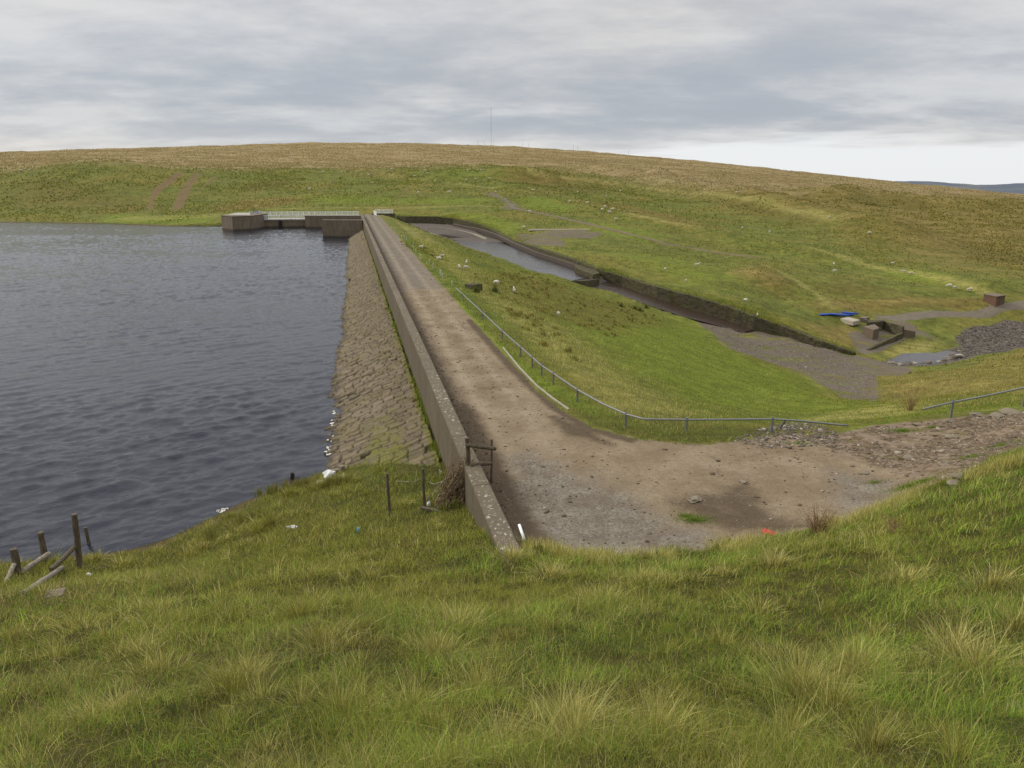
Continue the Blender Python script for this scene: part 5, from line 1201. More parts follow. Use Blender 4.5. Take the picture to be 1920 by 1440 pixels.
crumple('plastic_bag', 617, 897, (.30, .2, .26), M_PAPER, 'crumpled white plastic bag caught at the corner of the stone pitching', 'bag', 4, dz=.15)
crumple('white_litter', 598, 905, (.26, .12, .06), M_PAPER, 'flat dirty-white litter beside the crumpled bag at the shore', 'litter', 5)
crumple('bottle_litter', 804, 950, (.08, .06, .12), M_PAPER, 'pale crumpled bottle at the foot of the thin post', 'litter', 6, dz=.10)
crumple('white_litter', 167, 1079, (.12, .07, .05), M_PAPER, 'white scrap in the grass beside the broken shore fence', 'litter', 8)
for k, (u, v, sx_, sy_, sz_, lb) in enumerate([(628, 886, .5, .25, .18, 'long broken block at the lower corner of the stone pitching'), (641, 884, .22, .3, .35, 'upright tan block at the lower corner of the stone pitching'), (640, 897, .55, .25, .15, 'brown slab lying in front of the broken corner blocks')]):
    g = G(u, v); bm = bmesh.new(); box(bm, (0, 0, sz_ * .4), (sx_, sy_, sz_), .4 + k * .3); o = obj('broken_block', bm, M_SLAB, bev=.03); o.location = g; tag(o, lb, 'stone block', kind='thing')

# icosphere template for stones
def ico():
    bm = bmesh.new(); bmesh.ops.create_icosphere(bm, subdivisions=1, radius=1); bmesh.ops.triangulate(bm, faces=bm.faces[:])
    v = np.array([x.co[:] for x in bm.verts]); f = np.array([[q.index for q in x.verts] for x in bm.faces]); bm.free(); return v, f
IV, IF = ico()
IV = np.sign(IV) * np.abs(IV) ** .75
def stones(name, pts, size, flat, m, label, cat, seed=0, spread=1.9, colr=None, kind='stuff'):
    rng = np.random.default_rng(seed); n = len(pts); z = H(pts[:, 0], pts[:, 1])
    sz = size * np.exp(rng.normal(0, .45, n)); a_ = rng.uniform(0, 6.28, n)
    v = IV[None] * (1 + rng.uniform(-.3, .3, (n, len(IV), 1)))
    v = v * np.stack([sz * rng.uniform(.8, spread, n), sz * rng.uniform(.7, 1.2, n), sz * flat * rng.uniform(.5, 1.2, n)], 1)[:, None]
    tl = rng.normal(0, .16, (n, 2)); v[:, :, 2] += v[:, :, 0] * tl[:, :1] + v[:, :, 1] * tl[:, 1:]
    c_, s_ = np.cos(a_)[:, None], np.sin(a_)[:, None]
    x = v[:, :, 0] * c_ - v[:, :, 1] * s_; y = v[:, :, 0] * s_ + v[:, :, 1] * c_
    W_ = np.stack([x + pts[:, :1], y + pts[:, 1:2], v[:, :, 2] + (z + sz * flat * .25)[:, None]], 2).reshape(-1, 3)
    F_ = (IF[None] + (np.arange(n) * len(IV))[:, None, None]).reshape(-1, 3)
    o = mesh_np(name, W_, F_, m); at = o.data.attributes.new('rnd', 'FLOAT', 'POINT'); at.data.foreach_set('value', np.repeat(rng.uniform(0, 1, n), len(IV)).astype(np.float32))
    return tag(o, label, cat, kind=kind)
def inpoly(P_, n, rng):
    P_ = np.array([tuple(p)[:2] for p in P_]); out_ = np.zeros((0, 2))
    while len(out_) < n:
        q_ = rng.uniform(P_.min(0), P_.max(0), (n * 2, 2)); out_ = np.vstack([out_, q_[poly_sd(q_[:, 0], q_[:, 1], P_) < 0]])
    return out_[:n]
def stone_mat(name, a_, b_c, c_c):
    m, n_, b_ = mat(name, .9, .25); g_ = n_.new('ShaderNodeNewGeometry'); r_ = n_.attr('rnd')
    c = n_.mix(r_, a_, b_c); c = n_.mix(n_.ramp(r_, .82, .95), c, c_c); c = n_.mix(n_.ramp(n_.noise(g_.outputs['Position'], 14, 3, .6), .4, .7, 0, .4), c, a_)
    n_.put(b_.inputs['Base Color'], c); return m
M_ST = stone_mat('track_stone', (.10, .075, .048), (.20, .158, .108), (.34, .29, .22))
M_STG = stone_mat('grey_stone', (.085, .072, .058), (.20, .17, .14), (.36, .32, .27))
M_DUNG = stone_mat('dark_clods', (.05, .035, .022), (.10, .07, .045), (.12, .09, .06))
rng = np.random.default_rng(12)
STONY = [PZ(1480, 822, 0)] + GP([(1560, 818), (1640, 800), (1700, 796), (1790, 786), (1880, 778), (1960, 770), (2150, 750), (2150, 790), (1960, 830), (1880, 847), (1830, 876), (1760, 902), (1690, 890), (1600, 850)])
p_ = inpoly(STONY, 9000, rng); p_ = p_[fbm(p_[:, 0] / 1.3, p_[:, 1] / 1.3, 3, 9) > -.05]
stones('track_stones', p_, .028, .45, M_ST, 'loose flat stones covering the rough track on the right', 'stones', 1)
stones('track_slabs', inpoly(STONY, 170, rng), .085, .25, M_ST, 'larger flat slabs half buried in the stony track', 'stones', 2)
q_ = inpoly(ROADPOLY, 16000, rng); dq, sq = DS(q_[:, 0], q_[:, 1]); q_ = q_[(sq < 75)]; q_ = q_[rng.uniform(0, 1, len(q_)) < np.clip((fbm(q_[:, 0] / 2, q_[:, 1] / 2, 3, 5) + .35), .08, 1)]
stones('road_gravel', q_, .026, .6, M_ST, 'small loose gravel scattered over the dam road and turning area', 'gravel', 3)
q_ = inpoly(ROADPOLY, 1500, rng); dq, sq = DS(q_[:, 0], q_[:, 1]); q_ = q_[sq < 90]; stones('dirt_clods', q_, .024, .5, M_DUNG, 'dark dung and dirt clods scattered over the road', 'clods', 4)
dd_ = np.abs(rng.normal(0, .45, 1500)) + .05; ss_ = rng.uniform(20, 60, 1500); stones('wall_foot_debris', np.array([DP(a_, b_2)[:2] for a_, b_2 in zip(dd_, ss_)]), .02, .5, M_DUNG, 'dark crumbs of soil along the foot of the parapet', 'soil', 5)
RUB = GP([(1370, 826), (1440, 800), (1480, 792), (1530, 795), (1570, 812), (1575, 832), (1500, 838), (1430, 842)])
stones('rubble', inpoly(RUB, 1300, rng), .032, .6, M_STG, 'heap of broken grey rubble under the broken guard rail', 'rubble', 6, spread=1.6)
stones('rubble', np.array([tuple(p)[:2] for p in [G(1478 + rng.normal(0, 9), 802 + rng.normal(0, 2.5)) for _ in range(90)]]), .055, .7, M_STG, 'paler rubble piled at the base of the leaning strut', 'rubble', 7, spread=1.6)
RB = GP([(1700, 671), (1760, 661), (1800, 648), (1790, 634), (1820, 614), (1880, 600), (1960, 604), (1960, 648), (1900, 654), (1830, 667), (1760, 682)])
stones('stream_boulders', inpoly(RB, 4600, rng), .07, .45, stone_mat('stream_rock', (.04, .033, .026), (.125, .105, .082), (.28, .25, .21)), 'dark boulders and shingle filling the stream bed', 'boulders', 8)
GR = GP([(1310, 600), (1385, 659), (1500, 695), (1640, 750), (1640, 706), (1600, 668), (1500, 640), (1413, 619)])
stones('toe_gravel', inpoly(GR, 9000, rng), .032, .6, M_STG, 'grey gravel spread at the toe of the embankment', 'gravel', 9)
# stream pools
for pts, z, lb in [([(1655, 680), (1690, 673), (1740, 668), (1775, 672), (1770, 680), (1720, 685), (1680, 687)], .10, 'shallow stream pool beside the outlet basin'), ([(1748, 667), (1775, 661), (1800, 664), (1812, 671), (1780, 676), (1755, 673)], .14, 'bright stream pool in front of the shingle')]:
    g = [G(*p) for p in pts]; zz_ = sum(p.z for p in g) / len(g) + z; bm = bmesh.new(); bm.faces.new([bm.verts.new((p.x, p.y, zz_)) for p in g]); bmesh.ops.recalc_face_normals(bm, faces=bm.faces[:])
    o = obj('stream_pool', bm, pm)
    if o.data.polygons[0].normal.z < 0: o.data.flip_normals()
    tag(o, kind='structure')
PB = GP([(1660, 679), (1700, 673), (1745, 668), (1790, 664), (1808, 670), (1770, 678), (1720, 684), (1685, 686)])
stones('pool_stones', inpoly(PB, 240, rng), .30, .6, M_STG, 'dark stones standing in the shallow stream pools', 'stones', 19)
# single notable stones
for u, v, s_, lb in [(1302, 938, .28, 'big square tan stone in the middle of the turning area'), (1394, 905, .2, 'flat tan stone on the turning area beside the dark damp patch'), (1622, 887, .2, 'pale stone where the turning area meets the stony track'), (1790, 908, .32, 'large brown slab at the edge of the right-hand grass'), (1800, 896, .34, 'mossy flat slab just behind the large brown one'),
                     (1783, 820, .30, 'reddish block standing out in the middle of the stony track'), (1772, 870, .32, 'pale flat slab in the lower part of the stony track'), (1705, 860, .3, 'long pale slab left of centre on the stony track'), (1895, 775, .5, 'rounded boulder in the grassy edge above the stony track'), (1870, 781, .42, 'flat slab left of the rounded boulder'), (1830, 780, .4, 'flat slab right of the thick guard rail post'),
                     (1782, 791, .2, 'white stones at the foot of the thick guard rail post'), (1675, 801, .22, 'greenish stone at the upper edge of the track'), (1541, 811, .2, 'grey stone right of the rubble heap'), (1620, 888, .16, 'wide pale stone beside the track edge'), (1900, 1330, .10, 'pale stone in the bare patch at the lower right corner')]:
    crumple('stone', u, v, (s_, s_ * .7, s_ * .3), M_SLAB, lb, 'stone', int(u), dz=s_ * .08)
# foam and froth
fp = [(628, 771, .22), (660, 560, .2), (659, 600, .15), (657, 622, .15), (656, 640, .15), (651, 673, .2), (646, 700, .16), (641, 724, .2), (638, 744, .18), (634, 758, .2), (627, 774, .32), (625, 788, .2), (622, 794, .28), (622, 799, .3), (623, 817, .28), (619, 826, .2), (617, 840, .26), (616, 846, .26), (614, 853, .22), (648, 760, .1), (660, 546, .14), (661, 530, .12)]
V_ = []; F_ = []; rg = np.random.default_rng(5)
for u, v, s_ in fp:
    c_ = np.array(PZ(u, v, WATER + .02))
    for k in range(3):
        q = IV * (1 + rg.uniform(-.35, .35, (len(IV), 1))) * s_ * rg.uniform(.16, .38) * np.array([1, 1.2, .45]) + c_ + np.array([rg.normal(0, s_ * .4), rg.normal(0, s_ * .6), .01])
        b0 = len(V_); V_ += list(q); F_ += [tuple(int(z) + b0 for z in f) for f in IF]
for k in range(420):
    c_ = np.array(PZ(rg.normal(421, 7), rg.normal(966, 5), WATER + .005)); q = IV * rg.uniform(.012, .04) * np.array([1.3, 1, .4]) + c_
    b0 = len(V_); V_ += list(q); F_ += [tuple(int(z) + b0 for z in f) for f in IF]
M_FOAM, n_, b_ = mat('foam', .8, .3); b_.inputs['Base Color'].default_value = (.62, .60, .55, 1)
tag(mesh_np('foam', np.array(V_), F_, M_FOAM), 'white foam gathered along the waterline', 'foam', kind='stuff')

# ---------------------------------------------------------------- grass: real blades
def blade_mat(name, tr=.35):
    m = bpy.data.materials.new(name); m.use_nodes = True; n_ = NT(m.node_tree); n_.n.clear()
    o_ = n_.new('ShaderNodeOutputMaterial'); df = n_.new('ShaderNodeBsdfPrincipled'); tl = n_.new('ShaderNodeBsdfTranslucent'); mx = n_.new('ShaderNodeMixShader')
    df.inputs['Roughness'].default_value = .75; df.inputs['Specular IOR Level'].default_value = .15
    c_ = n_.mix(1.0, n_.attr('col', 'Color'), (1.20, 1.27, 1.2), 'MULTIPLY'); n_.put(df.inputs['Base Color'], c_); n_.put(tl.inputs['Color'], c_)
    mx.inputs[0].default_value = tr; n_.l.new(df.outputs[0], mx.inputs[1]); n_.l.new(tl.outputs[0], mx.inputs[2]); n_.l.new(mx.outputs[0], o_.inputs[0]); return m
M_BLADE = blade_mat('grass_blade')
def blades(name, x, y, h, wd, lean, ang, col, seg=3, zoff=None, label=None, cat='grass', seed=0, face=None):
    n = len(x); z = H(x, y) - .015 if zoff is None else zoff
    tl = np.array([0, .38, .72, 1.0]) if seg == 3 else np.array([0, .55, 1.0])
    dx, dy = np.cos(ang), np.sin(ang)
    fa = ang + math.pi / 2 + np.random.default_rng(seed + 99).normal(0, .5, n); px2, py2 = np.cos(fa), np.sin(fa)
    P_ = []
    for k, t in enumerate(tl):
        cx = x + dx * lean * h * t ** 1.8; cy = y + dy * lean * h * t ** 1.8; cz = z + h * t * (1 - .28 * lean * t)
        w_ = wd * (1 - t) ** .7 * .5 if t < 1 else None
        if w_ is not None: P_ += [np.stack([cx - px2 * w_, cy - py2 * w_, cz], 1), np.stack([cx + px2 * w_, cy + py2 * w_, cz], 1)]
        else: P_ += [np.stack([cx, cy, cz], 1)]
    k = len(P_); W_ = np.stack(P_, 1).reshape(-1, 3)
    T = [(0, 1, 3), (0, 3, 2), (2, 3, 5), (2, 5, 4), (4, 5, 6)] if seg == 3 else [(0, 1, 3), (0, 3, 2), (2, 3, 4)]
    F_ = (np.array(T)[None] + (np.arange(n) * k)[:, None, None]).reshape(-1, 3)
    o = mesh_np(name, W_, F_, M_BLADE, smoothf=True)
    at = o.data.attributes.new('col', 'FLOAT_COLOR', 'POINT'); cc = np.ones((n, k, 4)); cc[:, :, :3] = col[:, None]
    at.data.foreach_set('color', cc.astype(np.float32).ravel()); return tag(o, label, cat, kind='stuff')
GREEN = np.array([(.115, .175, .018), (.165, .22, .028), (.215, .235, .042), (.07, .125, .02)])
STRAW = np.array([(.46, .39, .14), (.38, .32, .10), (.56, .49, .22), (.31, .26, .08)])
OLIVE = np.array([(.21, .20, .034), (.26, .235, .05), (.155, .155, .026)])
BROWN = np.array([(.16, .11, .05), (.11, .08, .035), (.22, .15, .08)])
def pick(pal, n, rng): a_ = pal[rng.integers(0, len(pal), n)]; return a_ * rng.uniform(.5, 1.45, (n, 1))
ROADP = np.array([p[:2] for p in ROADPOLY])
def ok(x, y, road_m=.0, rm=True):
    d, s = DS(x, y); z = H(x, y, False)
    good = (z > WATER + .12) & ~((d > -.66) & (d < .1) & (s > 19.2)) & ~((d < 0) & (s - 31.9 - 1.1 * np.clip(-d - .7, 0, 9) > 0) & (d > -8.4))
    if rm: good &= poly_sd(x, y, ROADP) > road_m + .9 * fbm(x / 1.1, y / 1.1, 4, 61)
    return good
rng = np.random.default_rng(31)
def fan(n, r0, r1, p, a0=-43, a1=56):
    """points with density ~ r^-p"""
    u = rng.uniform(0, 1, n); e = 2 - p; r = (r0 ** e + u * (r1 ** e - r0 ** e)) ** (1 / e); a = np.radians(rng.uniform(a0, a1, n)); return r * np.sin(a), r * np.cos(a), r
# 1 turf
x, y, r = fan(560000, 2.6, 36, 1.42); m = ok(x, y, .05); m &= ~((y > 31) & (x > -2)); x, y, r = x[m], y[m], r[m]; n = len(x)
pat = fbm(x / 1.6, y / 1.6, 4, 71); pat2 = fbm(x / 4.5, y / 4.5, 3, 73); left = smooth(4, -8, x)
h = (.05 + .12 * rng.uniform(0, 1, n) ** 1.5) * (1 + 1.5 * np.clip(pat + .1 + .25 * left, 0, .6)) * np.clip(.75 + r / 30, 1, 1.5)
wd = .0042 * np.clip(r / 5.5, .8, 4.2) * rng.uniform(.7, 1.3, n)
c_ = pick(GREEN, n, rng)
pl3 = fbm(x / .55, y / .55, 3, 79); c_ = c_ * np.clip(1 + .9 * pl3 + .5 * fbm(x / 2.3, y / 2.3, 3, 81), .45, 1.6)[:, None]; h = h * np.clip(1 + 1.0 * pl3, .5, 1.7)
mo = rng.uniform(0, 1, n) < np.clip(.24 + 1.1 * pat2 + .5 * left, .04, .9); c_[mo] = pick(OLIVE, int(mo.sum()), rng)
ms = rng.uniform(0, 1, n) < np.clip(.04 + .4 * pat + .06 * left, .01, .28); c_[ms] = pick(STRAW, int(ms.sum()), rng) * .8
mb = rng.uniform(0, 1, n) < np.clip(.05 + .9 * (-pat2 - .2) + .14 * left, .03, .4); c_[mb] = pick(BROWN, int(mb.sum()), rng)
blades('grass', x, y, h, wd, rng.uniform(.2, 1.3, n), rng.uniform(0, 6.28, n), c_, 2, label='short green turf on the near slope', seed=1)
# 2 tussocks and long straw stems
TU = [(1080, 1385, .22, 1.0, 420, .62), (1050, 1350, .15, 1.0, 200, .6), (1235, 1375, .25, .85, 420, .48), (1010, 1400, .2, .9, 220, .5), (1500, 1300, .40, .5, 900, .5), (1600, 1270, .35, .55, 650, .5), (1560, 1330, .3, .4, 500, .42), (1830, 1260, .30, .8, 480, .5), (1790, 1230, .3, .8, 380, .5), (1640, 1400, .25, .5, 350, .4), (1480, 1380, .2, .6, 240, .42),
      (860, 1180, .5, .8, 700, .42), (820, 1230, .35, .7, 500, .4), (900, 1290, .35, .7, 420, .42), (770, 1330, .3, .6, 360, .42), (940, 1400, .25, .85, 300, .5), (640, 1340, .35, .4, 520, .42), (560, 1160, .5, .15, 800, .42), (600, 1210, .45, .3, 600, .42), (440, 1300, .45, .1, 700, .38), (300, 1260, .4, .4, 420, .4),
      (1130, 1130, .5, .75, 420, .4), (1040, 1080, .5, .8, 420, .42), (960, 1050, .5, .8, 420, .42), (1200, 1090, .5, .7, 360, .4), (1450, 1060, .4, .85, 300, .45), (1420, 1150, .35, .6, 260, .4), (1640, 1010, .5, .7, 320, .42), (1700, 1100, .4, .5, 300, .4), (1860, 1100, .4, .7, 360, .42), (1900, 1180, .35, .7, 300, .4),
      (480, 1000, .45, .15, 420, .45), (500, 990, .4, .0, 420, .5), (380, 1030, .4, .4, 300, .4), (545, 930, .5, .1, 450, .5), (600, 915, .5, .3, 450, .45), (640, 905, .5, .45, 300, .4), (230, 1060, .5, .6, 300, .4), (180, 1050, .4, .5, 260, .4), (80, 1120, .5, .5, 350, .4), (110, 1030, .4, .8, 200, .4), (300, 1150, .5, .5, 400, .4), (150, 1180, .5, .4, 400, .4)]
X = []; Y = []; HH = []; WW = []; LE = []; AN = []; CC = []
def tuss(cx, cy, rad, straw, n, hh):
    a = rng.uniform(0, 6.28, n); q = np.abs(rng.normal(0, .55, n)); X.append(cx + np.cos(a) * q * rad); Y.append(cy + np.sin(a) * q * rad)
    dist_ = math.hypot(cx, cy); HH.append(hh * rng.uniform(.45, 1.15, n)); WW.append(np.full(n, .0034 * max(.9, dist_ / 6)) * rng.uniform(.7, 1.3, n)); LE.append(np.clip(q * .8 + rng.uniform(0, .7, n), .05, 1.5)); AN.append(a + rng.normal(0, .5, n))
    c = pick(OLIVE, n, rng); ms = rng.uniform(0, 1, n) < straw; c[ms] = pick(STRAW, int(ms.sum()), rng); mb = rng.uniform(0, 1, n) < .10; c[mb] = pick(BROWN, int(mb.sum()), rng); CC.append(c)
for u, v, rad, straw, n, hh in TU:
    g = G(u, v, lo=1.5); 
    if ok(np.array([g.x]), np.array([g.y]), .1)[0]: tuss(g.x, g.y, rad, straw, n, hh)
x, y, r = fan(560, 3.5, 34, 1.0); m = ok(x, y, .15) & ~((y > 30) & (x > -2)); x, y, r = x[m], y[m], r[m]; pt = fbm(x / 3., y / 3., 3, 91)
for a_, b_2, q_ in zip(x, y, pt):
    lf = float(smooth(3, -8, np.array(a_))); tuss(a_, b_2, rng.uniform(.15, .42), float(np.clip(.26 + q_ * 1.3, .03, .85)), int(rng.uniform(40, 190)), rng.uniform(.16, .36) * (1 + .35 * lf))
blades('long_grass', np.concatenate(X), np.concatenate(Y), np.concatenate(HH), np.concatenate(WW), np.concatenate(LE), np.concatenate(AN), np.concatenate(CC), 3, label='long straw-coloured and olive tussock grass on the near slope', seed=2)
# thin seed stems along the brink
x, y, r = fan(3200, 4, 25, 1.0); m = ok(x, y, .02); x, y, r = x[m], y[m], r[m]; n = len(x)
blades('grass_stems', x, y, rng.uniform(.22, .55, n), .0028 * np.clip(r / 6, .9, 4), rng.uniform(0, .6, n), rng.uniform(0, 6.28, n), pick(STRAW, n, rng), 3, label='thin pale seed stems rising above the near grass', seed=3)
X = []; Y = []
n = 30000; ed_ = np.array([PY(u, v, yy)[:2] for u, v, yy in [(985, 1014, 19.7), (1100, 1046, 19.6), (1300, 1034, 20.2), (1450, 1008, 21.0), (1560, 985, 21.9), (1690, 942, 23.4), (1800, 892, 22.7), (1920, 855, 21.9)]])
k_ = rng.integers(0, len(ed_) - 1, n); t_ = rng.uniform(0, 1, (n, 1)); pe = ed_[k_] * (1 - t_) + ed_[k_ + 1] * t_; pe = pe + rng.normal(0, .45, (n, 2)) - np.array([0, .5]); x, y = pe[:, 0], pe[:, 1]
m = ok(x, y, -.25) & (fbm(x / .9, y / .9, 3, 97) > .02) ; x, y = x[m], y[m]; n = len(x)
blades('brink_grass', x, y, rng.uniform(.12, .55, n) ** 1.1, np.full(n, .010), rng.uniform(0, .9, n), rng.uniform(0, 6.28, n), pick(np.vstack([STRAW, STRAW, OLIVE]), n, rng), 3, label='long straw grass standing along the brink above the turning area', seed=13)
pr = []
for u, v, rr2, nn2 in [(1302, 975, .45, 1500), (1285, 968, .25, 400), (1705, 912, .55, 1700), (1725, 905, .4, 900), (1690, 808, .45, 1300), (1745, 802, .2, 300), (1815, 858, .5, 700), (1880, 835, .6, 900), (1500, 832, .3, 300), (1640, 905, .3, 300)]:
    g = G(u, v); a = rng.uniform(0, 6.28, nn2); q = np.abs(rng.normal(0, .55, nn2)) * rr2; pr.append(np.stack([g.x + np.cos(a) * q * 1.8, g.y + np.sin(a) * q], 1))
pr = np.vstack(pr); n = len(pr); blades('track_grass', pr[:, 0], pr[:, 1], rng.uniform(.04, .14, n), np.full(n, .013), rng.uniform(.2, 1.1, n), rng.uniform(0, 6.28, n), pick(GREEN, n, rng), 2, label='small green grass patches growing in the stony track', seed=14)
RBK = GP([(1645, 705), (1720, 700), (1850, 680), (1960, 655), (2050, 650), (2050, 740), (1960, 752), (1800, 765), (1690, 772), (1650, 757)]); pr = inpoly(RBK, 42000, rng); n = len(pr); x, y = pr[:, 0], pr[:, 1]; pt = fbm(x / 3, y / 3, 4, 111)
c_ = pick(OLIVE, n, rng); a_ = rng.uniform(0, 1, n) < np.clip(.3 + pt, .05, .8); c_[a_] = pick(STRAW, int(a_.sum()), rng) * .75; a_ = rng.uniform(0, 1, n) < np.clip(.12 - pt, .02, .5); c_[a_] = pick(BROWN, int(a_.sum()), rng) * 1.2
blades('bank_grass', x, y, rng.uniform(.08, .3, n), np.full(n, .032), rng.uniform(.2, 1.1, n), rng.uniform(0, 6.28, n), c_, 2, label='olive and tan grass on the bank between track and stream', seed=15)
# 3 verge and embankment grass further off
dd_ = rng.uniform(5.3, 46, 210000) ; ss_ = 30 * np.exp(rng.uniform(0, 1.75, 210000)); x = WX0 + ss_ * TX + dd_ * NX; y = ss_ * TY + dd_ * NY
m = (poly_sd(x, y, ROADP) > .05 + .9 * fbm(x / 1.1, y / 1.1, 4, 62)) & (H(x, y, False) > -14) & (y < 150)
gp = np.array([tuple(p)[:2] for p in GR]); m &= (poly_sd(x, y, gp) > .2) & (poly_sd(x, y, np.array(CHPOLY)) > .3)
x, y = x[m], y[m]; n = len(x); r = np.hypot(x, y); d_, s_ = DS(x, y); pt = fbm(x / 2.5, y / 2.5, 4, 101); st_ = np.clip(smooth(20, 10, d_) * .55 + pt * .9, .03, .8); lush = smooth(8.5, 6.3, d_)
h = (.06 + .12 * rng.uniform(0, 1, n)) * (1 + .8 * st_) * np.where(d_ > 20, .8, 1.0)
c_ = pick(GREEN, n, rng); a_ = rng.uniform(0, 1, n) < .45 * (1 - lush); c_[a_] = pick(OLIVE, int(a_.sum()), rng); a_ = rng.uniform(0, 1, n) < st_ * .55 * (1 - lush * .8); c_[a_] = pick(STRAW, int(a_.sum()), rng) * .8
blades('bank_grass', x, y, h, .022 * np.clip(r / 45, .8, 2.6), rng.uniform(.1, 1.0, n), rng.uniform(0, 6.28, n), c_, 2, label='rough grass covering the downstream embankment and verge', seed=4)
# rushes
X = []; Y = []; HH = []; WW = []; LE = []; AN = []; CC = []
RZ = [(GP([(870, 515), (960, 512), (1080, 545), (1190, 572), (1240, 600), (1150, 622), (1050, 600), (930, 560)]), 150), (GP([(930, 500), (1010, 515), (1060, 545), (1000, 545), (940, 520)]), 60), (GP([(745, 452), (800, 465), (845, 492), (815, 484), (760, 462)]), 40), (GP([(1060, 590), (1140, 610), (1180, 640), (1080, 620)]), 12), (GP([(930, 560), (1040, 610), (1100, 700), (1000, 640)]), 35)]
for P_, nn_ in RZ:
    for cx, cy in inpoly(P_, nn_, rng):
        n = 46; a = rng.uniform(0, 6.28, n); q = np.abs(rng.normal(0, .5, n)); rad = rng.uniform(.25, .6); X.append(cx + np.cos(a) * q * rad); Y.append(cy + np.sin(a) * q * rad); HH.append(rng.uniform(.2, .5) * rng.uniform(.6, 1.1, n)); WW.append(np.full(n, .045)); LE.append(q * .6); AN.append(a)
        c = pick(np.array([(.12, .12, .025), (.15, .14, .032), (.20, .16, .05), (.24, .17, .06)]), n, rng) * rng.uniform(.8, 1.3); CC.append(c)
for u, v in [(505, 926), (530, 918), (548, 922), (575, 910), (590, 908), (612, 912), (640, 905), (470, 975), (490, 990), (400, 1010)]:
    g = G(u, v)
    for _ in range(3): n = 110; a = rng.uniform(0, 6.28, n); q = np.abs(rng.normal(0, .5, n)); X.append(g.x + rng.normal(0, .25) + np.cos(a) * q * .4); Y.append(g.y + rng.normal(0, .2) + np.sin(a) * q * .4); HH.append(rng.uniform(.25, .6, n)); WW.append(np.full(n, .016)); LE.append(q * .7); AN.append(a); CC.append(pick(np.array([(.10, .12, .02), (.14, .14, .03), (.25, .17, .07)]), n, rng))
for u, v in [(1190, 580), (1200, 584), (1165, 576), (1212, 578), (893, 548), (928, 548)]:
    g = G(u, v)
    for _ in range(2): n = 60; a = rng.uniform(0, 6.28, n); q = np.abs(rng.normal(0, .5, n)); X.append(g.x + np.cos(a) * q * .5); Y.append(g.y + np.sin(a) * q * .5); HH.append(rng.uniform(.5, .9, n)); WW.append(np.full(n, .05)); LE.append(q * .6); AN.append(a); CC.append(pick(np.array([(.075, .085, .025), (.11, .11, .032)]), n, rng))
blades('rushes', np.concatenate(X), np.concatenate(Y), np.concatenate(HH), np.concatenate(WW), np.concatenate(LE), np.concatenate(AN), np.concatenate(CC), 2, label='dark clumps of rushes growing on the wet embankment', cat='rushes', seed=5)
# far bank field grass tufts and lip of the retaining wall
x = []; y = []
tp = np.array(rt); k_ = rng.integers(0, len(tp), 9000); back = np.abs(rng.normal(0, 1.6, 9000)) + .1
nd_ = np.roll(tp, -1, 0) - tp; nd_[-1] = nd_[-2]; ln = np.hypot(nd_[:, 0], nd_[:, 1]) + 1e-6; nx_, ny_ = -nd_[:, 1] / ln, nd_[:, 0] / ln
x = tp[k_, 0] + nx_[k_] * back + rng.normal(0, .5, 9000); y = tp[k_, 1] + ny_[k_] * back + rng.normal(0, .5, 9000); n = 9000
zz2 = np.maximum(H(x, y, False), np.where(back < 1.5, tp[k_, 2], -99)) - .03
blades('wall_top_grass', x, y, rng.uniform(.15, .42, n), np.full(n, .07), rng.uniform(.2, .9, n), rng.uniform(0, 6.28, n), pick(np.vstack([GREEN, OLIVE]), n, rng), 2, zoff=zz2, label='grass hanging over the top of the retaining wall', seed=6)
# grass in the gutter behind the pitching and along its foot
n = 14000; ss_ = 31 * np.exp(rng.uniform(0, 1.4, n)); dd_ = -WT - .05 - np.abs(rng.normal(0, .16, n)); x = WX0 + ss_ * TX + dd_ * NX; y = ss_ * TY + dd_ * NY; kp = fbm(ss_ / 2.5, ss_ * 0, 3, 15) > -.12; x, y, ss_, dd_ = x[kp], y[kp], ss_[kp], dd_[kp]; n = len(x)
blades('gutter_grass', x, y, rng.uniform(.06, .24, n), .012 * np.clip(ss_ / 25, 1, 4), rng.uniform(.2, 1, n), rng.uniform(0, 6.28, n), pick(GREEN * np.array([1.1, 1.0, .8]), n, rng), 2, zoff=pitch_z(dd_, ss_) - .12, label='bright grass growing in the gutter between parapet and pitching', seed=7)
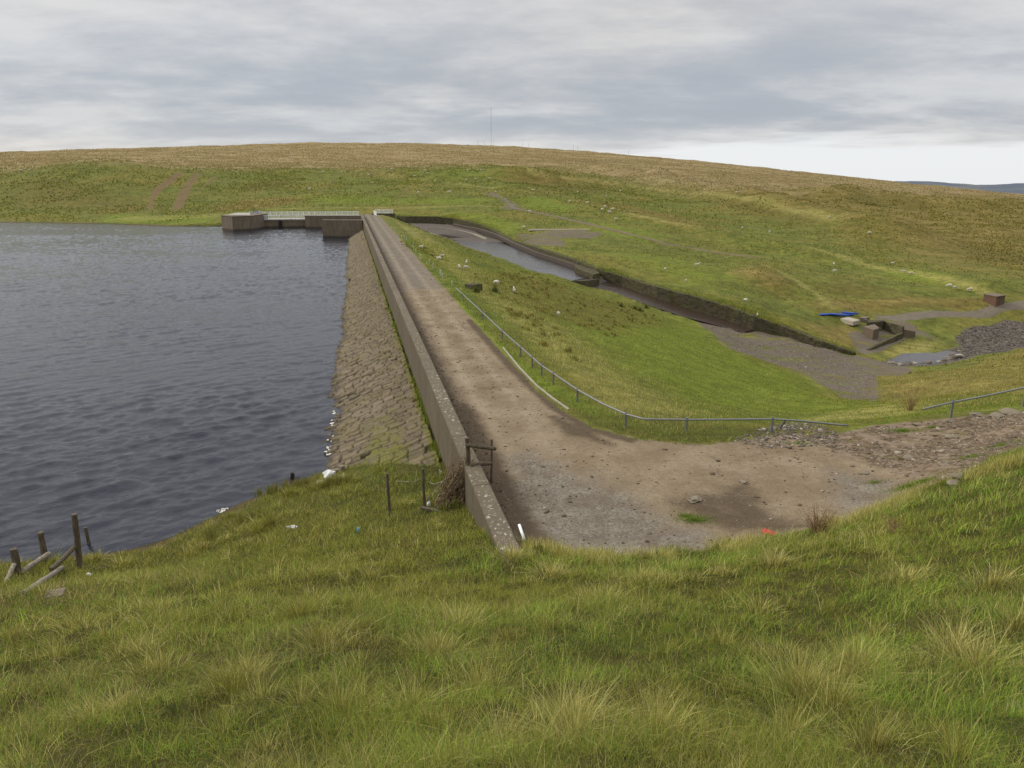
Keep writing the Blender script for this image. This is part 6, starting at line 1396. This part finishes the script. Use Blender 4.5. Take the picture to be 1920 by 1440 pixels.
# tussocks of the far banks and moor
def zlook(name, x, y):
    ai = np.clip(np.searchsorted(az, np.degrees(np.arctan2(x, y))), 0, na - 1); ri = np.clip(np.searchsorted(rr, np.hypot(x, y)), 0, nr - 1); return A[name][ri * na + ai]
def moor(name, N, r0, r1, h0, h1, wd0, label, seed):
    x, y, r = fan(N, r0, r1, 1.15, -40, 40); d, s = DS(x, y)
    z = H(x, y); m = (z > (WATER + .3) * (d < 0) - 60 * (d >= 0)) & ~((d < 9) & (s < 262)) & (zlook('gravel', x, y) < .35) & (zlook('rocks', x, y) < .3) & (zlook('road', x, y) < .3) & (zlook('soil', x, y) < .4)
    m &= ~((y < 275) & (y > 95) & (x < 60) & (x > -60) & (poly_sd(x, y, np.array(CHPOLY)) < 1.8)) & ((d > 60) | (s > 150) | (y > 150))
    x, y, z, r = x[m], y[m], z[m], r[m]; n = len(x); b = zlook('brown', x, y); ol = zlook('olive', x, y); lu = zlook('lush', x, y)
    pt = fbm(x / 14, y / 14, 4, 121)
    c = np.array([.105, .125, .024]) * np.ones((n, 1)); c = c + np.clip(pt + .1, 0, .6)[:, None] * np.array([.10, .05, .015])
    c = c * (1 - ol[:, None] * .7) + ol[:, None] * .7 * np.array([.165, .125, .036]); ru = zlook('rush_shade', x, y)[:, None] * .6; c = c * (1 - ru) + ru * np.array([.085, .082, .018]); sw_ = zlook('straw', x, y)[:, None] * .6; c = c * (1 - sw_) + sw_ * np.array([.26, .225, .08])
    c = c * (1 - lu[:, None] * .6) + lu[:, None] * .6 * np.array([.11, .145, .02])
    c = c * (1 - b[:, None]) + b[:, None] * np.array([.262, .205, .10]); c = c * np.exp(np.random.default_rng(seed).normal(0, 1, (n, 1)) * (.20 - .06 * b[:, None]) + .02)
    keep = np.random.default_rng(seed + 1).uniform(0, 1, n) < np.clip(.42 + 1.4 * pt - .35 * lu + .2 * b, .05, 1); x, y, z, r, c = x[keep], y[keep], z[keep], r[keep], c[keep]; n = len(x)
    rg = np.random.default_rng(seed + 2); blades(name, x, y, rg.uniform(h0, h1, n) * np.clip(r / 250, .7, 2.2), wd0 * np.clip(r / 250, .6, 2.6) * rg.uniform(.6, 1.4, n), rg.uniform(0, .8, n), rg.uniform(0, 6.28, n), c, 2, zoff=z - .05, label=label, seed=seed)
moor('moor_grass', 330000, 105, 1150, .22, .55, .42, 'tussocky grass speckling the hillside and moor', 41)
n = 5200; ss_ = 31.5 + np.abs(rng.normal(0, 7, n)); fr_ = rng.uniform(.02, .95, n); dd_ = -WT - .1 + fr_ * (dw(ss_) + WT + .1); kp = (fbm(dd_ / .9, ss_ / 1.4, 3, 131) > .10); ss_, dd_ = ss_[kp], dd_[kp]; n = len(ss_)
blades('pitching_weeds', WX0 + ss_ * TX + dd_ * NX, ss_ * TY + dd_ * NY, rng.uniform(.04, .16, n), np.full(n, .014), rng.uniform(.3, 1.2, n), rng.uniform(0, 6.28, n), pick(GREEN, n, rng) * np.array([1, .9, .8]), 2, zoff=pitch_z(dd_, ss_) - .05, label='weeds and grass creeping over the near end of the stone pitching', seed=16)
# dead docks and a brown bush
def dead_plant(u, v, hh, nst, label, seed, cols):
    rg = np.random.default_rng(seed); g = G(u, v, lo=2); X = []; Y = []; Z_ = []; 
    bm = bmesh.new(); rn = random.Random(seed)
    for k in range(nst):
        a = rn.uniform(0, 6.28); L = hh * rn.uniform(.6, 1.05); tp_ = Vector((math.cos(a) * L * .75 * rn.random(), math.sin(a) * L * .6 * rn.random(), L * rn.uniform(.6, 1))); tube(bm, [Vector((math.cos(a) * .08, math.sin(a) * .08, -.03)), tp_ * .5 + Vector((.02, 0, 0)), tp_], [.008, .006, .003], 4, False)
        for q in range(34):
            t = rn.uniform(.4, 1.0); c = tp_ * t + Vector((rn.gauss(0, .045), rn.gauss(0, .045), rn.gauss(0, .03))); s_ = rn.uniform(.010, .026); d1 = Vector((rn.gauss(0, 1), rn.gauss(0, 1), rn.gauss(0, 1))).normalized() * s_; d2 = Vector((rn.gauss(0, 1), rn.gauss(0, 1), rn.gauss(0, 1))).normalized() * s_
            bm.faces.new([bm.verts.new(c - d1), bm.verts.new(c + d2), bm.verts.new(c + d1)])
    o = obj('dead_dock', bm, cols); o.location = g; tag(o, label, 'plant', kind='thing')
M_DOCK, n_, b_ = mat('dead_seed_heads', .9, .1); g_ = n_.new('ShaderNodeNewGeometry'); n_.put(b_.inputs['Base Color'], n_.mix(n_.noise(g_.outputs['Position'], 18, 2, .5), (.13, .078, .042), (.34, .22, .12)))
dead_plant(1530, 1006, 1.15, 60, 'tall rusty brown dead dock plant at the edge of the turning area', 1, M_DOCK)
dead_plant(1672, 1000, .5, 10, 'small dead dock plant in the grass to the right of the tall one', 2, M_DOCK)
dead_plant(1706, 770, 1.3, 40, 'brown dead weeds behind the end of the right-hand guard rail', 3, M_DOCK)
